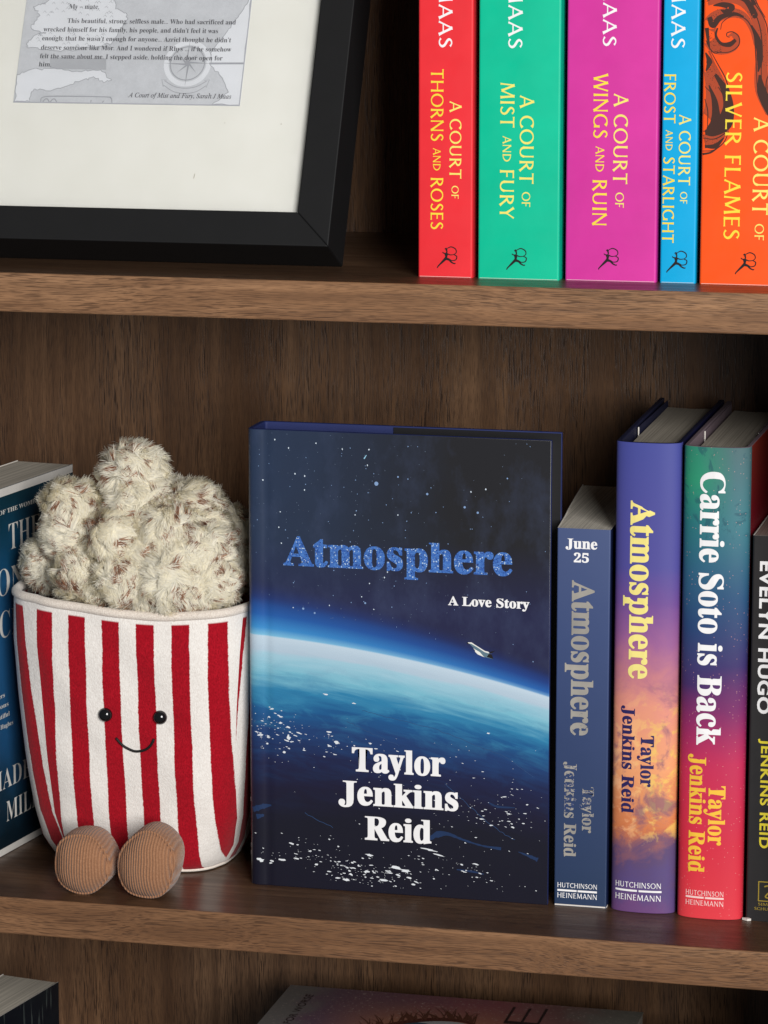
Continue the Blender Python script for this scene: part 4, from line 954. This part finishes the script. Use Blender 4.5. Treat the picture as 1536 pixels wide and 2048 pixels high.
def spine_arc(w, d, bulge=.0030, lean_l=0.0, lean_r=0.0, r=.0065):
    P = [(lean_l, d), (lean_l * .5, d * .5)]
    n = 22
    for i in range(n + 1):
        a = math.pi * i / n; e = .42
        x = w / 2 - w / 2 * math.copysign(abs(math.cos(a)) ** .55, math.cos(a)); y = r - r * math.sin(a) ** e
        y -= 0
        P.append((x, y + bulge * (2 * x / w - 1) ** 2 - bulge * 0))
    P += [(w + lean_r * .5, d * .5), (w + lean_r, d)]
    q = [P[0]]
    for p in P[1:]:
        if math.hypot(p[0] - q[-1][0], p[1] - q[-1][1]) > 1e-5: q.append(p)
    q = np.array(q); q[:, 1] -= q[:, 1].min(); q[0, 1] = q[-1, 1] = d
    return Path2([tuple(p) for p in q])
def hardback(name, label, loc, w, d, h, jm, side_m, inner_m, lean_l=0.0, lean_r=0.0):
    t = thing(name, label, 'book', loc, 0.0)
    path = spine_arc(w, d, .0022, lean_l, lean_r); P = path.p
    def zone(i):
        x = (P[i, 0] + P[i + 1, 0]) / 2; y = (P[i, 1] + P[i + 1, 1]) / 2
        if y < .0078: return 0
        return 2 if x < w / 2 else 3
    o = wall_ob('jacket', path, .0024, 0, h, [jm, inner_m, side_m[0], side_m[1]], t, zone)
    bevel(o, .0004, 2)
    poly = [(.0048, .0052), (w * .3, .0040), (w * .7, .0040), (w - .0032, .0052), (w - .0030 + lean_r * .7, d - .006), (w * .5, d - .009), (.0046 + lean_l * .7, d - .006)]
    v, f = prism_vf(poly, .004, h - .0042); mesh_ob('page_block', v, f, PAPER_DIM, t)
    for s in (0, 1):
        x0 = .0026 if s == 0 else w - .0030
        fl = mesh_ob('jacket_flap', *box_vf(x0, x0 + .0004, d * .36, d - .003, .0003, h - .0008), inner_m, t)
        mesh_ob('flap_edge', *box_vf(x0 - .0001, x0 + .0005, d * .36 - .0003, d * .36, .0003, h - .0010), WHITE_EDGE, fl)
    return t, path
def sunset_book():
    h = .2400
    k = NB('sunset_jacket', .55, .28); o = k.obj(); x, y, z = k.sep(o); zn = k.math('DIVIDE', z, h)
    n = k.noise(k.scale(o, (1, .3, 1)), 48, 7, .62, .5); n2 = k.noise(k.scale(o, (1, .3, 1)), 130, 6, .62, .4)
    w = k.math('ADD', zn, k.math('MULTIPLY', k.math('SUBTRACT', n, .5), k.remap(zn, .40, .66, .26, .04)))
    base = k.ramp(w, [(0.0, (104, 68, 118)), (0.06, (86, 70, 120)), (0.11, (90, 70, 110)), (0.15, (136, 88, 98)), (0.185, (204, 118, 74)), (0.31, (230, 156, 108)), (0.43, (220, 142, 122)), (0.51, (186, 116, 130)), (0.58, (150, 92, 142)), (0.66, (108, 74, 142)), (0.74, (78, 74, 146)), (1.0, (68, 74, 146))])
    hl = k.math('MULTIPLY', k.remap(n2, .50, .60), k.math('MULTIPLY', k.remap(zn, .13, .20), k.remap(zn, .50, .36)))
    base = k.mix(k.math('MULTIPLY', hl, .9), base, k.mix(k.remap(x, .008, .024), lin((240, 176, 130)), lin((232, 190, 96))))
    sh = k.math('MULTIPLY', k.remap(n, .53, .62), k.math('MULTIPLY', k.remap(zn, .05, .14), k.remap(zn, .52, .40)))
    base = k.mix(k.math('MULTIPLY', sh, .7), base, lin((112, 76, 104)))
    k.color(base); k.bump(k.noise(o, 2600, 2), .05, .0001)
    dk = plain('dark_navy_jacket', (20, 22, 58), .4, .4)
    t, path = hardback('sunset_hardback', 'hardback spine with navy to orange sunset clouds and pale yellow title', (.1048, .0500, 0), .0326, .152, h, k.m, (dk, dk), plain('navy_inside', (26, 28, 56), .6, .3), -.0020, 0.0)
    spine_down(path, display('Atmosphere'), 8.5, 11.5, 210.9, 120.9, plain('butter_print', (238, 222, 132), .45, .4), t, 'title_lettering')
    nv = plain('navy_print', (42, 34, 88), .45, .4)
    spine_down(path, tall(font2d('Taylor', 'serif', .014)), 15.2, 6.3, 92.2, 65.7, nv, t, 'author_lettering'); spine_down(path, tall(font2d('Jenkins Reid', 'serif', .014)), 5.6, 6.2, 106.8, 51.6, nv, t, 'author_lettering')
    imprint(path, t, 2.9, 26.5, 13.1, 6.5, 2.8, 3.0, 11.5, WHT)
sunset_book()
def tennis_book():
    h = .2395
    k = NB('dusk_jacket', .58, .28); o = k.obj(); x, y, z = k.sep(o); zn = k.math('DIVIDE', z, h); n = k.noise(o, 26, 5, .6)
    w = k.math('ADD', zn, k.math('MULTIPLY', k.math('SUBTRACT', n, .5), .05))
    lft = k.ramp(w, [(0.0, (222, 62, 70)), (0.16, (212, 46, 66)), (0.32, (196, 44, 82)), (0.42, (140, 40, 96)), (0.50, (66, 44, 100)), (0.62, (38, 66, 112)), (0.74, (44, 92, 122)), (0.84, (40, 112, 118)), (0.93, (44, 142, 108)), (1.0, (46, 128, 106))])
    rgt = k.ramp(w, [(0.0, (216, 54, 66)), (0.16, (204, 44, 66)), (0.34, (188, 42, 84)), (0.45, (120, 40, 98)), (0.54, (58, 46, 102)), (0.68, (40, 78, 116)), (0.84, (62, 118, 128)), (1.0, (74, 104, 108))])
    c = k.mix(k.remap(x, .008, .026), lft, rgt)
    pal = k.noise(k.scale(o, (1.5, .4, .8)), 75, 4, .65, 1.4); c = k.mix(k.math('MULTIPLY', k.remap(pal, .56, .62), k.remap(zn, .78, .84, 0, .55)), c, lin((30, 72, 90)))
    sp = k.voronoi(o, 700); dot = k.math('MULTIPLY', k.math('LESS_THAN', sp[0], .16), k.math('GREATER_THAN', k.sep(sp[1])[0], .72)); c = k.mix(k.math('MULTIPLY', dot, .45), c, lin((232, 170, 160)))
    k.color(c); k.bump(k.noise(o, 2600, 2), .06, .0001)
    s = NB('crimson_to_green_jacket', .45, .35); x, y, z = s.sep(s.obj()); s.color(s.ramp(s.math('DIVIDE', z, h), [(0.0, (14, 22, 20)), (.4, (20, 30, 34)), (.52, (40, 16, 38)), (.62, (116, 10, 32)), (.85, (120, 16, 30)), (1, (128, 42, 30))]))
    t, path = hardback('dusk_hardback', 'hardback spine shading from green through blue to red with white title', (.1390, .0475, 0), .0328, .154, h, k.m, (plain('crimson_jacket', (112, 20, 46), .45, .4), s.m), plain('pale_inside', (120, 104, 112), .7, .2), 0.0, 0.0015)
    spine_down(path, display('Carrie Soto is Back', .010, .007), 9.2, 11.6, 227.4, 89.6, WHT, t, 'title_lettering')
    spine_down(path, tall(font2d('Taylor', 'serif', .014)), 15.8, 8.0, 69.2, 38.6, AMBER, t, 'author_lettering'); spine_down(path, tall(font2d('Jenkins Reid', 'serif', .014)), 6.1, 7.9, 84.7, 24.0, AMBER, t, 'author_lettering')
    imprint(path, t, 4.9, 24.1, 12.1, 7.0, 2.6, 2.6, 11.1, plain('pink_white_print', (240, 204, 200), .45, .4))
tennis_book()
def black_book():
    m = stock('matt_black_cover', (36, 34, 35), .55, .35)
    t, path = paperback('black_paperback', 'matt black paperback with white and yellow block capitals on its spine', (.1738, .0510, 0), .0260, .128, .196, m, pages=paper('pinkish_pages', (150, 130, 122), 'x', 2600, .35))
    spine_down(path, font2d('EVELYN HUGO', 'sans', .030, 1.08), 4.0, 6.1, 183.3, 106.5, WHT, t, 'title_lettering')
    spine_down(path, font2d('JENKINS REID', 'sans', .026, 1.12), 6.3, 4.7, 93.8, 37.8, plain('lemon_print', (222, 204, 52), .45, .4), t, 'author_lettering')
    gold = plain('gold_print', (166, 142, 52), .4, .4); e = .0005
    x0, x1, z0, z1 = .0061, .0160, .0103, .0207
    P = [[(x0, z0), (x1, z0), (x1, z0 + e), (x0, z0 + e)], [(x0, z1 - e), (x1, z1 - e), (x1, z1), (x0, z1)], [(x0, z0), (x0 + e, z0), (x0 + e, z1), (x0, z1)], [(x1 - e, z0), (x1, z0), (x1, z1), (x1 - e, z1)],
         cv(smooth([(.0092, .0180), (.0110, .0185), (.0122, .0172), (.0118, .0155), (.0105, .0140), (.0098, .0128), (.0112, .0122), (.0135, .0120)], 5), [.0007] * 36), cv(smooth([(.0118, .0150), (.0140, .0145), (.0146, .0128)], 5), [.0006] * 11)]
    print_polys(path, P, gold, t, 'publisher_emblem')
    spine_across(path, flare2d('SIMON', .1), 6.2, 15.8, 8.1, 1.5, gold, t, 'imprint_lettering'); spine_across(path, flare2d('SCHUSTER', .1), 4.4, 17.4, 5.7, 1.5, gold, t, 'imprint_lettering')
    v, f = prism_vf([(-.0016, -.0004), (.0012, -.0022), (.0030, -.0014), (.0016, .0002)], .0002, .0014); mesh_ob('torn_corner', v, f, WHITE_EDGE, t)
black_book()

# ------------------------------------------------------------------ the compartment below
ZB = -0.321
def lower_left():
    m = NB('dark_photo_cover', .35, .4); o = m.obj(); x, y, z = m.sep(o); n = m.noise(m.comb(m.math('MULTIPLY', y, 260), 0.0, m.math('ADD', m.math('MULTIPLY', z, 30), m.math('MULTIPLY', y, 70))), 1.0, 3)
    m.color(m.mix(m.remap(n, .60, .72, 0, .6), m.ramp(m.noise(o, 40, 3), [(.3, (14, 16, 24)), (.7, (20, 26, 30))]), lin((92, 100, 96)))); rz = -math.atan2(.0114, .065)
    w = .036
    t, path = paperback('dark_covered_book', 'upright book with grey page tops and dark cover on the bottom shelf', (-.2505, .0400, ZB), w, .125, .2215, m.m, rz, pages=PAPER_GREY)
    for c in t.children: c.location.x -= w
    P = cv(smooth([(.054, .2010), (.0555, .2065), (.0572, .2085)], 5), [.0016, .0014, .0012, .001, .001, .001, .001, .001, .001, .0008, .0006])
    v, f = union2d([P]); mesh_ob('cover_lettering', [(.0002, a, b) for a, b in v], f, plain('bone_print', (208, 206, 200)), t)
lower_left()
def flat_book(name, label, loc, lx, ly, th, cover_m, rz=0.0, pages=None):
    """book lying on its back cover; origin at its lowest near-left corner"""
    t = thing(name, label, 'book', loc, rz)
    for z0, z1 in ((0, .0006), (th - .0006, th)):
        o = mesh_ob('cover', *box_vf(0, lx, 0, ly, z0, z1), cover_m, t)
    mesh_ob('page_block', *box_vf(.0006, lx - .0004, .0006, ly - .0006, .0006, th - .0006), pages or paper('flat_pages', (120, 112, 104), 'z', 2600, .3), t)
    return t
def stack():
    k = NB('dusty_rose_cover', .38, .45); o = k.obj(); x, y, z = k.sep(o); n = k.noise(o, 30, 5, .65); g = k.noise(k.scale(o, (1, 1, 1)), 420, 4, .7)
    c = k.ramp(k.math('ADD', k.math('DIVIDE', x, .2), k.math('MULTIPLY', k.math('SUBTRACT', n, .5), .3)), [(0.05, (104, 100, 98)), (.14, (96, 74, 88)), (.35, (112, 76, 86)), (.6, (132, 74, 80)), (.8, (110, 78, 76)), (.9, (104, 98, 92)), (1, (110, 108, 100))])
    warm = k.math('MULTIPLY', k.remap(y, .120, .085), k.math('MULTIPLY', k.remap(x, .03, .07), k.remap(x, .16, .12))); c = k.mix(k.math('MULTIPLY', warm, .8), c, lin((150, 100, 74)))
    c = k.mix(k.math('MULTIPLY', k.remap(g, .58, .66), k.remap(n, .40, .62, 0, .7)), c, lin((196, 178, 168)))
    k.color(c); k.bump(k.noise(o, 2000, 2), .08, .0001)
    X0, Y0, L, D = -.1005, .060, .2010, .1305
    tops = [(-.321, .052, (96, 60, 50)), (-.2690, .050, (40, 60, 70)), (-.2190, .048, (120, 110, 96)), (-.1710, .040, (60, 40, 60))]
    names = ['rust brown book at the bottom of the lying stack', 'slate blue book second from the bottom of the lying stack', 'stone grey book in the middle of the lying stack', 'plum book just under the rose covered book']
    for i, (z, th, rgb) in enumerate(tops):
        flat_book('stacked_book', names[i], (X0 + .003 * (i % 2), Y0 + .002 * (i % 3), z), L - .006, D - .006, th, stock('stack_cover_%d' % i, rgb))
    z = -.1310; th = .0310
    t = flat_book('rose_covered_book', 'dusky rose book lying flat on top of its stack with an eye on its cover', (X0, Y0, z), L, D, th, k.m)
    zt = th + .00015
    def up(polys, m, name, lift=0.0):
        v, f = union2d(polys); mesh_ob(name, [(a, b, zt + lift) for a, b in v], f, m, t)
    def word(s, y0, y1, xb, cap, m, face='sans', off=-.012):                   # reads away from the reader, letters' tops to the left
        v, f = fit(font2d(s, face, off, 1.05), y0, y1, 0, cap); mesh_ob('title_lettering', [(xb - b, a, zt + .0001) for a, b in v], f, m, t)
    dk = plain('deep_brown_print', (40, 26, 28), .4, .4)
    word('AND FOR WORSE', .042, .116, .0175, .0042, dk, off=.0)
    v, f = fit(font2d('E', 'sans', -.022), .0935, .1225, 0, .020); mesh_ob('title_lettering', [(.150 - b, a, zt + .0001) for a, b in v], f, dk, t)
    v, f = fit(font2d('V', 'sans', -.022), .0520, .0890, 0, .020); mesh_ob('title_lettering', [(.150 - b, a, zt + .0001) for a, b in v], f, dk, t)
    # eye with lashes: only its far lid reaches into view
    lid = smooth([(.058, .060), (.072, .078), (.090, .090), (.106, .092), (.118, .086)], 8)
    up([cv(lid, np.interp(np.linspace(0, 1, len(lid)), [0, .5, 1], [.003, .006, .002]))], plain('lid_print', (70, 32, 26), .4, .4), 'eye_print', .00008)
    up([[(a, b - .003) for a, b in lid] + [(.112, .070), (.09, .060), (.07, .055)]], plain('eye_white_print', (150, 150, 150), .4, .4), 'eye_print', .00004)
    up([[(.085 + .015 * math.cos(a), .068 + .016 * math.sin(a)) for a in np.linspace(0, 6.1, 20)]], plain('iris_print', (40, 70, 84), .4, .4), 'eye_print', .00006)
    rr = random.Random(5); P = []
    for i in range(60):
        q = rr.uniform(.05, .95); a = lid[int(q * (len(lid) - 1))]; L_ = rr.uniform(.008, .020); w = rr.uniform(-.012, .003)
        P.append(cv([a, (a[0] + w * .5, a[1] + L_ * .6), (a[0] + w, a[1] + L_)], [.0007, .0005, .0001]))
    up(P, plain('lash_print', (84, 48, 36), .4, .4), 'lash_print', .0001)
    k2 = stock('grey_cover', (92, 92, 90)); 
    paperback('grey_book', 'grey book standing to the right of the lying stack', (.1120, .1000, ZB), .0420, .0860, .2125, k2)
stack()
